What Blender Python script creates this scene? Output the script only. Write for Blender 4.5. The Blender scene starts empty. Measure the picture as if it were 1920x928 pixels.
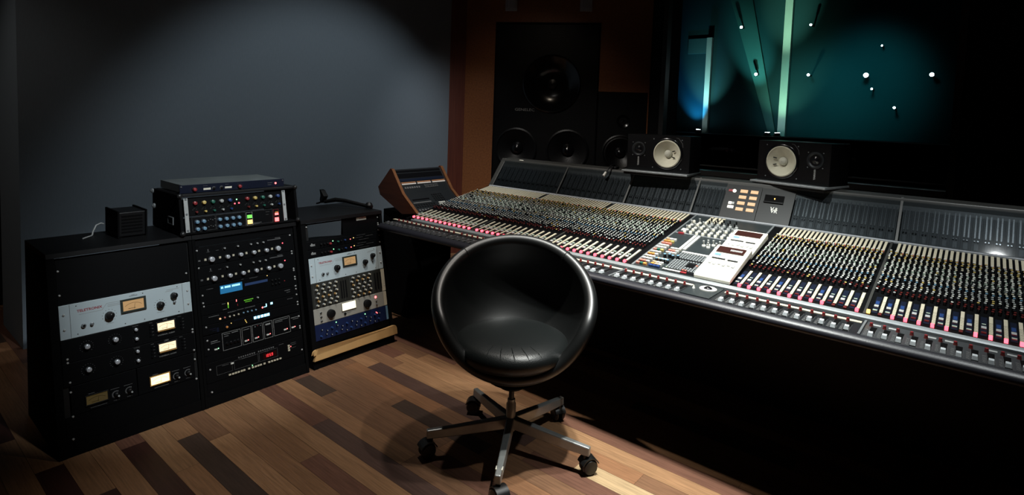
import bpy, math, random
from mathutils import Matrix, Vector
random.seed(7)
sc = bpy.context.scene
COL = sc.collection
PI = math.pi
def R(d): return math.radians(d)

# ------------------------------------------------------------------ camera
F, XC, YC, H = 1065.0, 960.0, 288.0, 1.35
YAW = R(90) - math.atan(1300 / F); PITCH = math.atan(71 / F); ROLL = 0.035
fw = Vector((-math.sin(YAW) * math.cos(PITCH), math.cos(YAW) * math.cos(PITCH), -math.sin(PITCH)))
r0 = Vector((math.cos(YAW), math.sin(YAW), 0)); u0 = r0.cross(fw)
rt = r0 * math.cos(ROLL) + u0 * math.sin(ROLL); up = u0 * math.cos(ROLL) - r0 * math.sin(ROLL)
CAM = Vector((0, 0, H))
cd = bpy.data.cameras.new('camera'); cam = bpy.data.objects.new('camera', cd); COL.objects.link(cam)
cam.matrix_world = Matrix(((rt.x, up.x, -fw.x, 0), (rt.y, up.y, -fw.y, 0), (rt.z, up.z, -fw.z, H), (0, 0, 0, 1)))
cd.sensor_width = 36.0; cd.lens = F / 1920 * 36.0; cd.shift_y = -(464 - YC) / 1920.0
cd.clip_start = 0.02; cd.clip_end = 60
sc.camera = cam

# ------------------------------------------------------------------ materials
MATS = {}
def mat(name, col, rough=0.5, metal=0.0, emit=None, strength=0.0, noise=0.12, scale=40.0, bump=0.0, coat=0.0, spec=0.5, trans=0.0):
    m = bpy.data.materials.new(name); m.use_nodes = True
    nt = m.node_tree; b = nt.nodes['Principled BSDF']
    b.inputs['Roughness'].default_value = rough; b.inputs['Metallic'].default_value = metal
    b.inputs['Specular IOR Level'].default_value = spec
    b.inputs['Coat Weight'].default_value = coat
    tc = nt.nodes.new('ShaderNodeTexCoord'); nz = nt.nodes.new('ShaderNodeTexNoise')
    nz.inputs['Scale'].default_value = scale; nz.inputs['Detail'].default_value = 3
    nt.links.new(tc.outputs['Object'], nz.inputs['Vector'])
    mx = nt.nodes.new('ShaderNodeMix'); mx.data_type = 'RGBA'
    mx.inputs['A'].default_value = tuple(c * (1 - noise) for c in col) + (1,)
    mx.inputs['B'].default_value = tuple(min(1, c * (1 + noise)) for c in col) + (1,)
    nt.links.new(nz.outputs['Fac'], mx.inputs['Factor'])
    nt.links.new(mx.outputs['Result'], b.inputs['Base Color'])
    if bump:
        bp = nt.nodes.new('ShaderNodeBump'); bp.inputs['Strength'].default_value = bump; bp.inputs['Distance'].default_value = 0.002
        nt.links.new(nz.outputs['Fac'], bp.inputs['Height']); nt.links.new(bp.outputs['Normal'], b.inputs['Normal'])
    if emit:
        b.inputs['Emission Color'].default_value = tuple(emit) + (1,); b.inputs['Emission Strength'].default_value = strength
    MATS[name] = m
    return m
def led(name, col, s): return mat(name, (0.02, 0.02, 0.02), 0.4, 0, col, s)

black = mat('black paint', (0.0035, 0.0035, 0.004), 0.5, spec=0.3)
blackm = mat('black matte', (0.002, 0.002, 0.0022), 0.8, spec=0.1)
blackg = mat('black gloss', (0.005, 0.005, 0.006), 0.18)
panelb = mat('black panel', (0.002, 0.0022, 0.0027), 0.55, spec=0.12)
panelg = mat('charcoal panel', (0.012, 0.014, 0.016), 0.42, spec=0.4)
centre = mat('centre panel', (0.022, 0.028, 0.030), 0.4, spec=0.4)
bridgep = mat('bridge panel grey', (0.007, 0.008, 0.0085), 0.45, spec=0.3)
armrest = mat('armrest vinyl', (0.013, 0.013, 0.018), 0.38, bump=0.15, scale=300, spec=0.4)
bridgef = mat('bridge frame grey', (0.04, 0.04, 0.037), 0.45)
silver = mat('brushed silver face', (0.55, 0.64, 0.67), 0.5, 0.1, noise=0.06, scale=8)
silverw = mat('warm silver face', (0.40, 0.38, 0.33), 0.5, 0.2, noise=0.06, scale=8)
alu = mat('aluminium', (0.66, 0.68, 0.72), 0.3, 0.35)
alud = mat('dull aluminium', (0.30, 0.32, 0.33), 0.35, 0.5)
screwm = mat('screw metal', (0.62, 0.62, 0.6), 0.35, 0.3)
cream = mat('cream plastic', (0.62, 0.56, 0.42), 0.45)
white = mat('white plastic', (0.75, 0.74, 0.68), 0.42)
offw = mat('off white casing', (0.80, 0.76, 0.64), 0.4)
grey = mat('grey print', (0.30, 0.30, 0.29), 0.6)
greyd = mat('dim print', (0.11, 0.11, 0.11), 0.6)
redp = mat('red print', (0.35, 0.05, 0.06), 0.6)
maroon = mat('maroon plastic', (0.13, 0.02, 0.018), 0.35)
redk = mat('red plastic', (0.30, 0.03, 0.035), 0.35)
yell = mat('yellow plastic', (0.62, 0.45, 0.14), 0.4)
ochre = mat('ochre plastic', (0.50, 0.27, 0.08), 0.4)
green = mat('green plastic', (0.02, 0.13, 0.09), 0.4)
paleg = mat('pale green plastic', (0.36, 0.44, 0.36), 0.4)
bluek = mat('blue plastic', (0.018, 0.05, 0.17), 0.4)
blueg = mat('steel blue plastic', (0.16, 0.30, 0.42), 0.3)
greyk = mat('light grey plastic', (0.42, 0.43, 0.42), 0.4)
orange = mat('orange plastic', (0.75, 0.28, 0.07), 0.4)
pink = mat('salmon plastic', (0.72, 0.22, 0.17), 0.4)
navy = mat('navy face', (0.008, 0.016, 0.06), 0.4)
navyp = mat('navy panel', (0.0045, 0.008, 0.021), 0.45, spec=0.3)
capw = mat('fader cap white', (0.66, 0.70, 0.72), 0.25, coat=0.4)
capd = mat('fader cap dimmed', (0.09, 0.095, 0.10), 0.4)  # same caps in darker colour, standing in for the dim left end
chrome = mat('chair steel', (0.36, 0.37, 0.36), 0.34, 0.5)
rubber = mat('caster rubber', (0.008, 0.008, 0.008), 0.4)
blacksteel = mat('dark steel', (0.03, 0.03, 0.03), 0.4, 0.5)
cone = mat('paper cone', (0.62, 0.59, 0.46), 0.7)
conec = mat('paper dust cap', (0.55, 0.54, 0.45), 0.6)
cab = mat('speaker cabinet black', (0.003, 0.003, 0.0035), 0.36, bump=0.3, scale=90, spec=0.35)
lip = mat('birch lip', (0.62, 0.37, 0.15), 0.5, noise=0.12, scale=14)
redled = led('red LED', (1, 0.07, 0.10), 5.0)
redsoft = led('red lamp', (1, 0.10, 0.10), 6.0)
greenled = led('green LED', (0.25, 1, 0.35), 4.0)
amberled = led('amber LED', (1, 0.45, 0.08), 5.0)
whiteled = led('warm white lamp', (1, 0.85, 0.6), 5.0)
blueled = led('blue lit key', (0.25, 0.65, 1), 4.0)
bluedisp = led('blue display', (0.01, 0.16, 0.36), 0.9)
bluedim = led('dim blue display', (0.008, 0.03, 0.10), 0.8)
bluetext = led('blue display text', (0.35, 0.8, 1), 2.5)
greend = led('green display text', (0.12, 0.5, 0.02), 1.0)
seg = led('red digit', (1, 0.04, 0.05), 2.4)
vuw = led('lit meter face', (1, 0.78, 0.50), 1.35)
vub = led('bright meter face', (1, 0.66, 0.28), 3.2)
vuwarm = led('amber meter face', (1, 0.60, 0.26), 0.42)
vuwh = led('white meter face', (1, 0.92, 0.66), 1.6)
vudim = led('faint glow meter face', (0.30, 0.20, 0.05), 0.12)  # weak emission painted on, though the meter is not lit
amberbtn = led('amber lit button', (1, 0.60, 0.30), 0.95)
whitebtn = led('white lit button', (1, 0.93, 0.78), 2.2)
greenbtn = led('green lit button', (0.2, 0.95, 0.12), 1.3)
yelbtn = led('yellow lit button', (1, 0.62, 0.2), 2.0)
redbtn = led('red lit button', (1, 0.16, 0.16), 3.0)
lampm = led('lamp disc', (0.85, 0.95, 1), 30.0)

def wood(name, c1, c2, rough=0.4, axis=2, scale=3.0):
    m = bpy.data.materials.new(name); m.use_nodes = True; nt = m.node_tree; b = nt.nodes['Principled BSDF']
    tc = nt.nodes.new('ShaderNodeTexCoord'); mp = nt.nodes.new('ShaderNodeMapping')
    s = [22.0, 22.0, 22.0]; s[axis] = 1.2
    mp.inputs['Scale'].default_value = s
    nz = nt.nodes.new('ShaderNodeTexNoise'); nz.inputs['Scale'].default_value = scale; nz.inputs['Detail'].default_value = 5
    cr = nt.nodes.new('ShaderNodeValToRGB'); cr.color_ramp.elements[0].position = 0.3; cr.color_ramp.elements[1].position = 0.72
    cr.color_ramp.elements[0].color = tuple(c1) + (1,); cr.color_ramp.elements[1].color = tuple(c2) + (1,)
    nt.links.new(tc.outputs['Object'], mp.inputs['Vector']); nt.links.new(mp.outputs['Vector'], nz.inputs['Vector'])
    nt.links.new(nz.outputs['Fac'], cr.inputs['Fac']); nt.links.new(cr.outputs['Color'], b.inputs['Base Color'])
    b.inputs['Roughness'].default_value = rough
    MATS[name] = m
    return m
walnut = wood('walnut side', (0.045, 0.013, 0.006), (0.085, 0.027, 0.012), 0.42, 0)
walnute = wood('walnut edge', (0.13, 0.05, 0.02), (0.2, 0.08, 0.03), 0.42, 0)
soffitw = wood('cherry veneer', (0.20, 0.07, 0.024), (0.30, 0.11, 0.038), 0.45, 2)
reveal = wood('shaded cherry veneer', (0.10, 0.022, 0.012), (0.14, 0.035, 0.018), 0.5, 2)  # same cherry veneer darkened, the return's shade put into its colour

# leather
def leather(name, col, rough, scale, strength):
    m = bpy.data.materials.new(name); m.use_nodes = True; nt = m.node_tree; b = nt.nodes['Principled BSDF']
    b.inputs['Base Color'].default_value = tuple(col) + (1,); b.inputs['Roughness'].default_value = rough
    tc = nt.nodes.new('ShaderNodeTexCoord')
    vo = nt.nodes.new('ShaderNodeTexVoronoi'); vo.inputs['Scale'].default_value = scale
    nz = nt.nodes.new('ShaderNodeTexNoise'); nz.inputs['Scale'].default_value = 9; nz.inputs['Detail'].default_value = 4
    ad = nt.nodes.new('ShaderNodeMath'); ad.operation = 'MULTIPLY_ADD'; ad.inputs[1].default_value = 2.2
    bp = nt.nodes.new('ShaderNodeBump'); bp.inputs['Strength'].default_value = strength; bp.inputs['Distance'].default_value = 0.003
    nt.links.new(tc.outputs['Object'], vo.inputs['Vector']); nt.links.new(tc.outputs['Object'], nz.inputs['Vector'])
    nt.links.new(nz.outputs['Fac'], ad.inputs[0]); nt.links.new(vo.outputs['Distance'], ad.inputs[2])
    nt.links.new(ad.outputs[0], bp.inputs['Height']); nt.links.new(bp.outputs['Normal'], b.inputs['Normal'])
    return m
leath = leather('black leather', (0.003, 0.0036, 0.0036), 0.40, 300, 0.03)
leath.node_tree.nodes['Principled BSDF'].inputs['Specular IOR Level'].default_value = 0.75
leathc = leather('black leather cushion', (0.005, 0.0066, 0.0066), 0.40, 220, 0.10)

# wall fabric
def wallmat(name, col, weave=0.10):
    m = bpy.data.materials.new(name); m.use_nodes = True; nt = m.node_tree; b = nt.nodes['Principled BSDF']
    tc = nt.nodes.new('ShaderNodeTexCoord'); mp = nt.nodes.new('ShaderNodeMapping'); mp.inputs['Scale'].default_value = (60, 60, 9)
    nz = nt.nodes.new('ShaderNodeTexNoise'); nz.inputs['Scale'].default_value = 3; nz.inputs['Detail'].default_value = 4
    mx = nt.nodes.new('ShaderNodeMix'); mx.data_type = 'RGBA'
    mx.inputs['A'].default_value = tuple(c * (1 - weave) for c in col) + (1,); mx.inputs['B'].default_value = tuple(c * (1 + weave) for c in col) + (1,)
    nt.links.new(tc.outputs['Object'], mp.inputs['Vector']); nt.links.new(mp.outputs['Vector'], nz.inputs['Vector'])
    nt.links.new(nz.outputs['Fac'], mx.inputs['Factor']); nt.links.new(mx.outputs['Result'], b.inputs['Base Color'])
    b.inputs['Roughness'].default_value = 0.9; b.inputs['Specular IOR Level'].default_value = 0.2
    return m
wallblue = wallmat('blue grey wall fabric', (0.20, 0.237, 0.275))
wallblack = wallmat('black wall fabric', (0.006, 0.006, 0.007))
ceilm = wallmat('dark ceiling', (0.02, 0.02, 0.022))
livewall = wallmat('teal studio wall', (0.016, 0.065, 0.075))
livewash = wallmat('lit wall teal', (0.05, 0.14, 0.14))  # paler wall teal, with the uplight wash put into its colour
livedark = wallmat('dark studio surface', (0.008, 0.010, 0.014))
colpaint = wallmat('pale green column paint', (0.5, 0.66, 0.6))

# floor: each plank carries its own wood tone
floorm = bpy.data.materials.new('strip wood floor'); floorm.use_nodes = True
nt = floorm.node_tree; b = nt.nodes['Principled BSDF']
at = nt.nodes.new('ShaderNodeAttribute'); at.attribute_name = 'plank_tone'
tc = nt.nodes.new('ShaderNodeTexCoord'); mp = nt.nodes.new('ShaderNodeMapping'); mp.inputs['Scale'].default_value = (1.6, 34, 1)
addv = nt.nodes.new('ShaderNodeVectorMath'); addv.operation = 'ADD'
sca = nt.nodes.new('ShaderNodeVectorMath'); sca.operation = 'SCALE'; sca.inputs['Scale'].default_value = 70
nz = nt.nodes.new('ShaderNodeTexNoise'); nz.inputs['Scale'].default_value = 4.5; nz.inputs['Detail'].default_value = 7; nz.inputs['Roughness'].default_value = 0.65
nt.links.new(tc.outputs['Object'], mp.inputs['Vector']); nt.links.new(at.outputs['Color'], sca.inputs[0])
nt.links.new(mp.outputs['Vector'], addv.inputs[0]); nt.links.new(sca.outputs['Vector'], addv.inputs[1]); nt.links.new(addv.outputs['Vector'], nz.inputs['Vector'])
mr = nt.nodes.new('ShaderNodeMapRange'); mr.inputs['From Min'].default_value = 0.25; mr.inputs['From Max'].default_value = 0.75
mr.inputs['To Min'].default_value = 0.62; mr.inputs['To Max'].default_value = 1.3
nt.links.new(nz.outputs['Fac'], mr.inputs['Value'])
ml = nt.nodes.new('ShaderNodeVectorMath'); ml.operation = 'SCALE'
nt.links.new(at.outputs['Color'], ml.inputs[0]); nt.links.new(mr.outputs['Result'], ml.inputs['Scale'])
nt.links.new(ml.outputs['Vector'], b.inputs['Base Color'])
b.inputs['Roughness'].default_value = 0.48; b.inputs['Specular IOR Level'].default_value = 0.35
bp = nt.nodes.new('ShaderNodeBump'); bp.inputs['Strength'].default_value = 0.08; bp.inputs['Distance'].default_value = 0.002
nt.links.new(nz.outputs['Fac'], bp.inputs['Height']); nt.links.new(bp.outputs['Normal'], b.inputs['Normal'])

# glass pane
glassm = bpy.data.materials.new('window glass'); glassm.use_nodes = True
nt = glassm.node_tree; nt.nodes.clear()
o_ = nt.nodes.new('ShaderNodeOutputMaterial'); tr = nt.nodes.new('ShaderNodeBsdfTransparent'); gl = nt.nodes.new('ShaderNodeBsdfGlossy')
tr.inputs['Color'].default_value = (0.93, 0.96, 0.96, 1); gl.inputs['Roughness'].default_value = 0.02
lw = nt.nodes.new('ShaderNodeFresnel'); lw.inputs['IOR'].default_value = 1.45; ms = nt.nodes.new('ShaderNodeMixShader')
ge = nt.nodes.new('ShaderNodeNewGeometry'); iv = nt.nodes.new('ShaderNodeMath'); iv.operation = 'SUBTRACT'; iv.inputs[0].default_value = 1.0
mu = nt.nodes.new('ShaderNodeMath'); mu.operation = 'MULTIPLY'
nt.links.new(ge.outputs['Backfacing'], iv.inputs[1]); nt.links.new(iv.outputs[0], mu.inputs[0]); nt.links.new(lw.outputs['Fac'], mu.inputs[1]); nt.links.new(mu.outputs[0], ms.inputs['Fac']); nt.links.new(tr.outputs[0], ms.inputs[1]); nt.links.new(gl.outputs[0], ms.inputs[2]); nt.links.new(ms.outputs[0], o_.inputs[0])

# meter bridge smoked window with ladder of segments
meterm = bpy.data.materials.new('meter ladder'); meterm.use_nodes = True
nt = meterm.node_tree; b = nt.nodes['Principled BSDF']
tc = nt.nodes.new('ShaderNodeTexCoord'); sp = nt.nodes.new('ShaderNodeSeparateXYZ'); nt.links.new(tc.outputs['Object'], sp.inputs[0])
m1 = nt.nodes.new('ShaderNodeMath'); m1.operation = 'MULTIPLY'; m1.inputs[1].default_value = 190
m2 = nt.nodes.new('ShaderNodeMath'); m2.operation = 'FRACT'; m3 = nt.nodes.new('ShaderNodeMath'); m3.operation = 'GREATER_THAN'; m3.inputs[1].default_value = 0.55
nt.links.new(sp.outputs['Y'], m1.inputs[0]); nt.links.new(m1.outputs[0], m2.inputs[0]); nt.links.new(m2.outputs[0], m3.inputs[0])
mx = nt.nodes.new('ShaderNodeMix'); mx.data_type = 'RGBA'; mx.inputs['A'].default_value = (0.014, 0.015, 0.016, 1); mx.inputs['B'].default_value = (0.075, 0.08, 0.082, 1)
nt.links.new(m3.outputs[0], mx.inputs['Factor']); nt.links.new(mx.outputs['Result'], b.inputs['Base Color']); b.inputs['Roughness'].default_value = 0.3

# ------------------------------------------------------------------ mesh helper
class G:
    def __init__(s): s.v = []; s.f = []; s.m = []; s.mats = []
    def mi(s, m):
        if m not in s.mats: s.mats.append(m)
        return s.mats.index(m)
    def add(s, vs, fs, m):
        n = len(s.v); i = s.mi(m); s.v += [tuple(p) for p in vs]
        for f in fs: s.f.append(tuple(n + k for k in f)); s.m.append(i)
        return s
    def box(s, x0, x1, y0, y1, z0, z1, m):
        vs = [(x, y, z) for x in (x0, x1) for y in (y0, y1) for z in (z0, z1)]
        return s.add(vs, [(0, 1, 3, 2), (4, 6, 7, 5), (0, 4, 5, 1), (2, 3, 7, 6), (0, 2, 6, 4), (1, 5, 7, 3)], m)
    def frame(s, x0, x1, y0, y1, t, z0, z1, m):
        s.box(x0, x1, y0, y0 + t, z0, z1, m); s.box(x0, x1, y1 - t, y1, z0, z1, m)
        s.box(x0, x0 + t, y0 + t, y1 - t, z0, z1, m); s.box(x1 - t, x1, y0 + t, y1 - t, z0, z1, m)
        return s
    def lathe(s, prof, c=(0, 0, 0), axis=(0, 0, 1), n=16, m=None, close=True):
        a = Vector(axis).normalized(); t = Vector((1, 0, 0)) if abs(a.x) < 0.9 else Vector((0, 1, 0))
        e1 = a.cross(t).normalized(); e2 = a.cross(e1); c = Vector(c)
        vs = []
        for (r, h) in prof:
            for k in range(n):
                q = 2 * PI * k / n; vs.append(c + a * h + e1 * (r * math.cos(q)) + e2 * (r * math.sin(q)))
        fs = []
        for j in range(len(prof) - 1):
            for k in range(n):
                k2 = (k + 1) % n; fs.append((j * n + k, j * n + k2, (j + 1) * n + k2, (j + 1) * n + k))
        if close:
            fs.append(tuple(range(n))[::-1]); fs.append(tuple((len(prof) - 1) * n + k for k in range(n)))
        return s.add(vs, fs, m)
    def cyl(s, c, axis, r0, r1, h, n, m): return s.lathe([(r0, 0), (r1, h)], c, axis, n, m)
    def prism(s, pts, fn, d0, d1, m):
        n = len(pts); vs = [fn(a, b_, d0) for a, b_ in pts] + [fn(a, b_, d1) for a, b_ in pts]
        fs = [tuple(range(n))[::-1], tuple(range(n, 2 * n))] + [(k, (k + 1) % n, n + (k + 1) % n, n + k) for k in range(n)]
        return s.add(vs, fs, m)
    def tube(s, pts, r, n, m):
        pts = [Vector(p) for p in pts]; vs = []; rs = r if isinstance(r, (list, tuple)) else [r] * len(pts)
        ref = Vector((0.13, 0.31, 0.94))
        for i, p in enumerate(pts):
            t = (pts[min(i + 1, len(pts) - 1)] - pts[max(i - 1, 0)]).normalized()
            e1 = t.cross(ref).normalized(); e2 = t.cross(e1)
            for k in range(n):
                q = 2 * PI * k / n; vs.append(p + e1 * (rs[i] * math.cos(q)) + e2 * (rs[i] * math.sin(q)))
        fs = [(j * n + k, j * n + (k + 1) % n, (j + 1) * n + (k + 1) % n, (j + 1) * n + k) for j in range(len(pts) - 1) for k in range(n)]
        fs.append(tuple(range(n))[::-1]); fs.append(tuple((len(pts) - 1) * n + k for k in range(n)))
        return s.add(vs, fs, m)
    def put(s, g, M):
        n = len(s.v); ids = [s.mi(m) for m in g.mats]
        s.v += [tuple(M @ Vector(p)) for p in g.v]
        s.f += [tuple(n + k for k in f) for f in g.f]; s.m += [ids[i] for i in g.m]
        return s
    def mesh(s, name, smooth=False):
        me = bpy.data.meshes.new(name); me.from_pydata(s.v, [], s.f)
        for m in s.mats: me.materials.append(m)
        me.polygons.foreach_set('material_index', s.m)
        import bmesh
        bm = bmesh.new(); bm.from_mesh(me); bmesh.ops.recalc_face_normals(bm, faces=bm.faces); bm.to_mesh(me); bm.free()
        if smooth:
            me.polygons.foreach_set('use_smooth', [True] * len(me.polygons)); me.set_sharp_from_angle(angle=R(40))
        return me
    def build(s, name, parent=None, M=None, smooth=False, bevel=0, world=False, label=None):
        o = bpy.data.objects.new(name, s.mesh(name, smooth)); COL.objects.link(o)
        return fin(o, parent, M, bevel, world, label)
def fin(o, parent=None, M=None, bevel=0, world=False, label=None):
    if M is not None: o.matrix_local = M
    if parent is not None:
        o.parent = parent
        if world: o.matrix_parent_inverse = parent.matrix_basis.inverted()
    if bevel:
        bv = o.modifiers.new('bevel', 'BEVEL'); bv.width = bevel; bv.segments = 2; bv.limit_method = 'ANGLE'
    if label: o['label'] = label
    return o
def cabinet(w0, w1, h0, h1, d, holes, m, n=40):
    # box whose front (z = 0, facing +z) has round driver cut-outs with a short tube behind each
    import bmesh
    bm = bmesh.new(); es = []
    def loop(pts):
        vs = [bm.verts.new(p) for p in pts]; e = [bm.edges.new((vs[i], vs[(i + 1) % len(vs)])) for i in range(len(vs))]; es.extend(e)
    loop([(w0, h0, 0), (w1, h0, 0), (w1, h1, 0), (w0, h1, 0)])
    for (x, y, r) in holes: loop([(x + r * math.cos(2 * PI * k / n), y + r * math.sin(2 * PI * k / n), 0) for k in range(n)])
    bmesh.ops.triangle_fill(bm, use_beauty=True, edges=es)
    bm.verts.index_update()
    g = G(); g.add([tuple(v.co) for v in bm.verts], [tuple(v.index for v in f.verts) for f in bm.faces], m); bm.free()
    g.add([(w0, h0, 0), (w1, h0, 0), (w1, h1, 0), (w0, h1, 0), (w0, h0, -d), (w1, h0, -d), (w1, h1, -d), (w0, h1, -d)], [(0, 4, 5, 1), (1, 5, 6, 2), (2, 6, 7, 3), (3, 7, 4, 0), (4, 7, 6, 5)], m)
    for (x, y, r) in holes: g.lathe([(r, 0), (r, -d * .8)], (x, y, 0), (0, 0, 1), n, m, False)
    return g
def thing(name, label, cat, M=None, group=None):
    o = bpy.data.objects.new(name, None); COL.objects.link(o); o.empty_display_size = 0.05
    o['label'] = label; o['category'] = cat
    if group: o['group'] = group
    if M is not None: o.matrix_basis = M
    return o
def tag(o, label, cat, group=None):
    o['label'] = label; o['category'] = cat
    if group: o['group'] = group
    return o
def struct(o): o['kind'] = 'structure'; return o
def T(x, y, z): return Matrix.Translation((x, y, z))
def inst(name, me, parent, M, label=None):
    o = bpy.data.objects.new(name, me); COL.objects.link(o); o.parent = parent; o.matrix_local = M
    if label: o['label'] = label
    return o
def scatter(parent, name, items, limit=100, P=Matrix()):
    """items: (prototype G, matrix in P space). The nearest ones are parts of their own, any beyond the limit form one stuff mesh."""
    PW = parent.matrix_basis @ P
    items = sorted(items, key=lambda it: ((PW @ it[1].translation) - CAM).length)
    cache = {}
    for g, M in items[:limit]:
        if id(g) not in cache: cache[id(g)] = g.mesh(name, True)
        inst(name, cache[id(g)], parent, P @ M)
    if len(items) > limit:
        q = G()
        for g, M in items[limit:]: q.put(g, M)
        o = q.build(name, parent, P, True); o['kind'] = 'stuff'
def text(name, s, size, parent, M, m, depth=0.0002, align='CENTER', sx=1.0, bold=0.0):
    cu = bpy.data.curves.new(name, 'FONT'); cu.body = s; cu.size = size; cu.extrude = depth; cu.align_x = align; cu.align_y = 'CENTER'
    cu.resolution_u = 2; cu.offset = bold
    tmp = bpy.data.objects.new(name, cu); COL.objects.link(tmp)
    dg = bpy.context.evaluated_depsgraph_get(); dg.update()
    me = bpy.data.meshes.new_from_object(tmp.evaluated_get(dg)); bpy.data.objects.remove(tmp)
    me.materials.clear(); me.materials.append(m)
    o = bpy.data.objects.new(name, me); COL.objects.link(o)
    return fin(o, parent, M @ Matrix.Diagonal((sx, 1, 1, 1)))

# ------------------------------------------------------------------ room
rows = {}
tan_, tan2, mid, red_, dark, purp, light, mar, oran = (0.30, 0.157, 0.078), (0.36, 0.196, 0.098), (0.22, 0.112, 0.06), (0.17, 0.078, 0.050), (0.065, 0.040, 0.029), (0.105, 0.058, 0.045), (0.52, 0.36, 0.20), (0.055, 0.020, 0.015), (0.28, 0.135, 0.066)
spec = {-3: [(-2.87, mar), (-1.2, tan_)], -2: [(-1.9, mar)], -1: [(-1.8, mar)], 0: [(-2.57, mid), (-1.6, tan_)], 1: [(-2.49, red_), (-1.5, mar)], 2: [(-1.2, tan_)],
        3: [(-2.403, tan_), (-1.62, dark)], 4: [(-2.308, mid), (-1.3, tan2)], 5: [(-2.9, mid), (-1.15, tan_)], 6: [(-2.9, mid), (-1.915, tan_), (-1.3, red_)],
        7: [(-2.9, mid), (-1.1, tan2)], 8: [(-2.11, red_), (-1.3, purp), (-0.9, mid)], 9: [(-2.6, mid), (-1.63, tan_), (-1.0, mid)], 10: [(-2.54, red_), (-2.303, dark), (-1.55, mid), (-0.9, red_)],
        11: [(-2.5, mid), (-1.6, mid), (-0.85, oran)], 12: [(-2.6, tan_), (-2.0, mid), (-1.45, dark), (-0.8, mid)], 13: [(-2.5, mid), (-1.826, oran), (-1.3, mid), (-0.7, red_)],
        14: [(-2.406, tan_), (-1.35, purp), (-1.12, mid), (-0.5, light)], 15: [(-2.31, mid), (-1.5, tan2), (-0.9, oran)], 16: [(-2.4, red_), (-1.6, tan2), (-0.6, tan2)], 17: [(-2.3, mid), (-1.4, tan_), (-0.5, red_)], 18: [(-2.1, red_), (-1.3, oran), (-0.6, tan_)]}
gv, gf, gc = [], [], []
W_ = 0.0838; Y0 = 0.622
pal = [tan_, tan2, mid, red_, oran, dark, tan_, mid]
rnd = random.Random(3)
for k in range(-26, 60):
    ya, yb = Y0 + k * W_, Y0 + (k + 1) * W_
    seq = list(spec.get(k, []))
    x = -6.2; edges = []
    if not seq or seq[0][0] > -3.0:
        pass
    if seq:
        first = seq[0][0]; xs = first - 0.0
        pre = []
        xx = -6.2
        while xx < first - 1.0: pre.append((min(xx + rnd.uniform(.5, 1.1), first - 0.45), rnd.choice(pal))); xx = pre[-1][0]
        seq = pre + seq
    cur = seq[-1][0] if seq else -6.2
    while cur < 2.0:
        cur += rnd.uniform(0.45, 1.1); seq.append((cur, rnd.choice(pal)))
    xa = -6.2
    for (xb, c) in seq:
        if xb <= xa: continue
        n = len(gv); g_ = 0.0005
        gv += [(xa + g_, ya + g_, 0), (xb - g_, ya + g_, 0), (xb - g_, yb - g_, 0), (xa + g_, yb - g_, 0)]
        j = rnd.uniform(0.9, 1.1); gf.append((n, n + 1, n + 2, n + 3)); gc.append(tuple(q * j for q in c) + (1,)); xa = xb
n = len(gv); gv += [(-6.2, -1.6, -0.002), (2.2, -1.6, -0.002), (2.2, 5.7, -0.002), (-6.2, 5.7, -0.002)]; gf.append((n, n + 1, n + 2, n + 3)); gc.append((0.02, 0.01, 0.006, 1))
n = len(gv); gv += [(x, y, z) for z in (-0.1, -0.004) for x, y in ((-6.2, -1.6), (2.2, -1.6), (2.2, 5.7), (-6.2, 5.7))]
gf += [(n, n + 3, n + 2, n + 1), (n + 4, n + 5, n + 6, n + 7), (n, n + 1, n + 5, n + 4), (n + 1, n + 2, n + 6, n + 5), (n + 2, n + 3, n + 7, n + 6), (n + 3, n, n + 4, n + 7)]; gc += [(0.02, 0.01, 0.006, 1)] * 6
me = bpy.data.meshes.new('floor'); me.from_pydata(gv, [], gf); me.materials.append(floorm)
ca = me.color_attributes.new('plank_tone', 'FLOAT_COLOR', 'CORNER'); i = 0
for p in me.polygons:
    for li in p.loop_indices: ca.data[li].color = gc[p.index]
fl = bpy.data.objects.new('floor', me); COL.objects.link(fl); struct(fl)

CH = 3.0
struct(G().box(-6.2, 2.2, -1.6, 5.7, CH, CH + .1, ceilm).build('ceiling'))
LW = -3.9; SY = 0.66
struct(G().box(-4.42, LW, SY, 3.80, 0, CH, wallblue).build('wall_left'))
struct(G().box(-4.95, -4.85, -1.6, 5.7, 0, CH, wallblack).box(-4.85, -4.835, -1.6, 0.66, 0.0, 0.88, soffitw).build('wall_alcove'))
struct(G().box(-4.835, -4.82, -1.6, 0.66, 0.0, 0.05, walnute).build('baseboard_alcove'))
struct(G().box(-6.2, 2.2, -1.7, -1.6, 0, CH, wallblack).build('wall_back'))
struct(G().box(1.9, 2.0, -1.6, 5.7, 0, CH, wallblack).build('wall_right'))
# angled front corner: return painted darker for its shade, then the soffit face carrying the main monitor
A = Vector((-3.828, 3.927, 0)); C0 = Vector((LW, 3.792, 0)); th = R(30)
D = Vector((math.cos(th), math.sin(th), 0)); N = Vector((math.sin(th), -math.cos(th), 0))
def quadwall(p, q, back, z0, z1, m, name):
    g = G(); pts = [p, q, q + back, p + back]
    g.prism([(v.x, v.y) for v in pts], lambda a, b_, z: (a, b_, z), z0, z1, m); return g.build(name)
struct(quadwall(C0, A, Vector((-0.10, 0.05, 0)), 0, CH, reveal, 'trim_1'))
MS = Matrix(((D.x, 0, N.x, A.x), (D.y, 0, N.y, A.y), (0, 1, 0, 0), (0, 0, 0, 1)))     # soffit frame: s along, z up, out of the face
so = G(); SE = 1.721; dp = -0.10
so.box(0, 0.283, 0, CH, dp, 0, soffitw).box(0.283, 1.265, 2.225, CH, dp, 0, soffitw).box(0.283, 1.265, 0, 0.62, dp, 0, soffitw)
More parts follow.
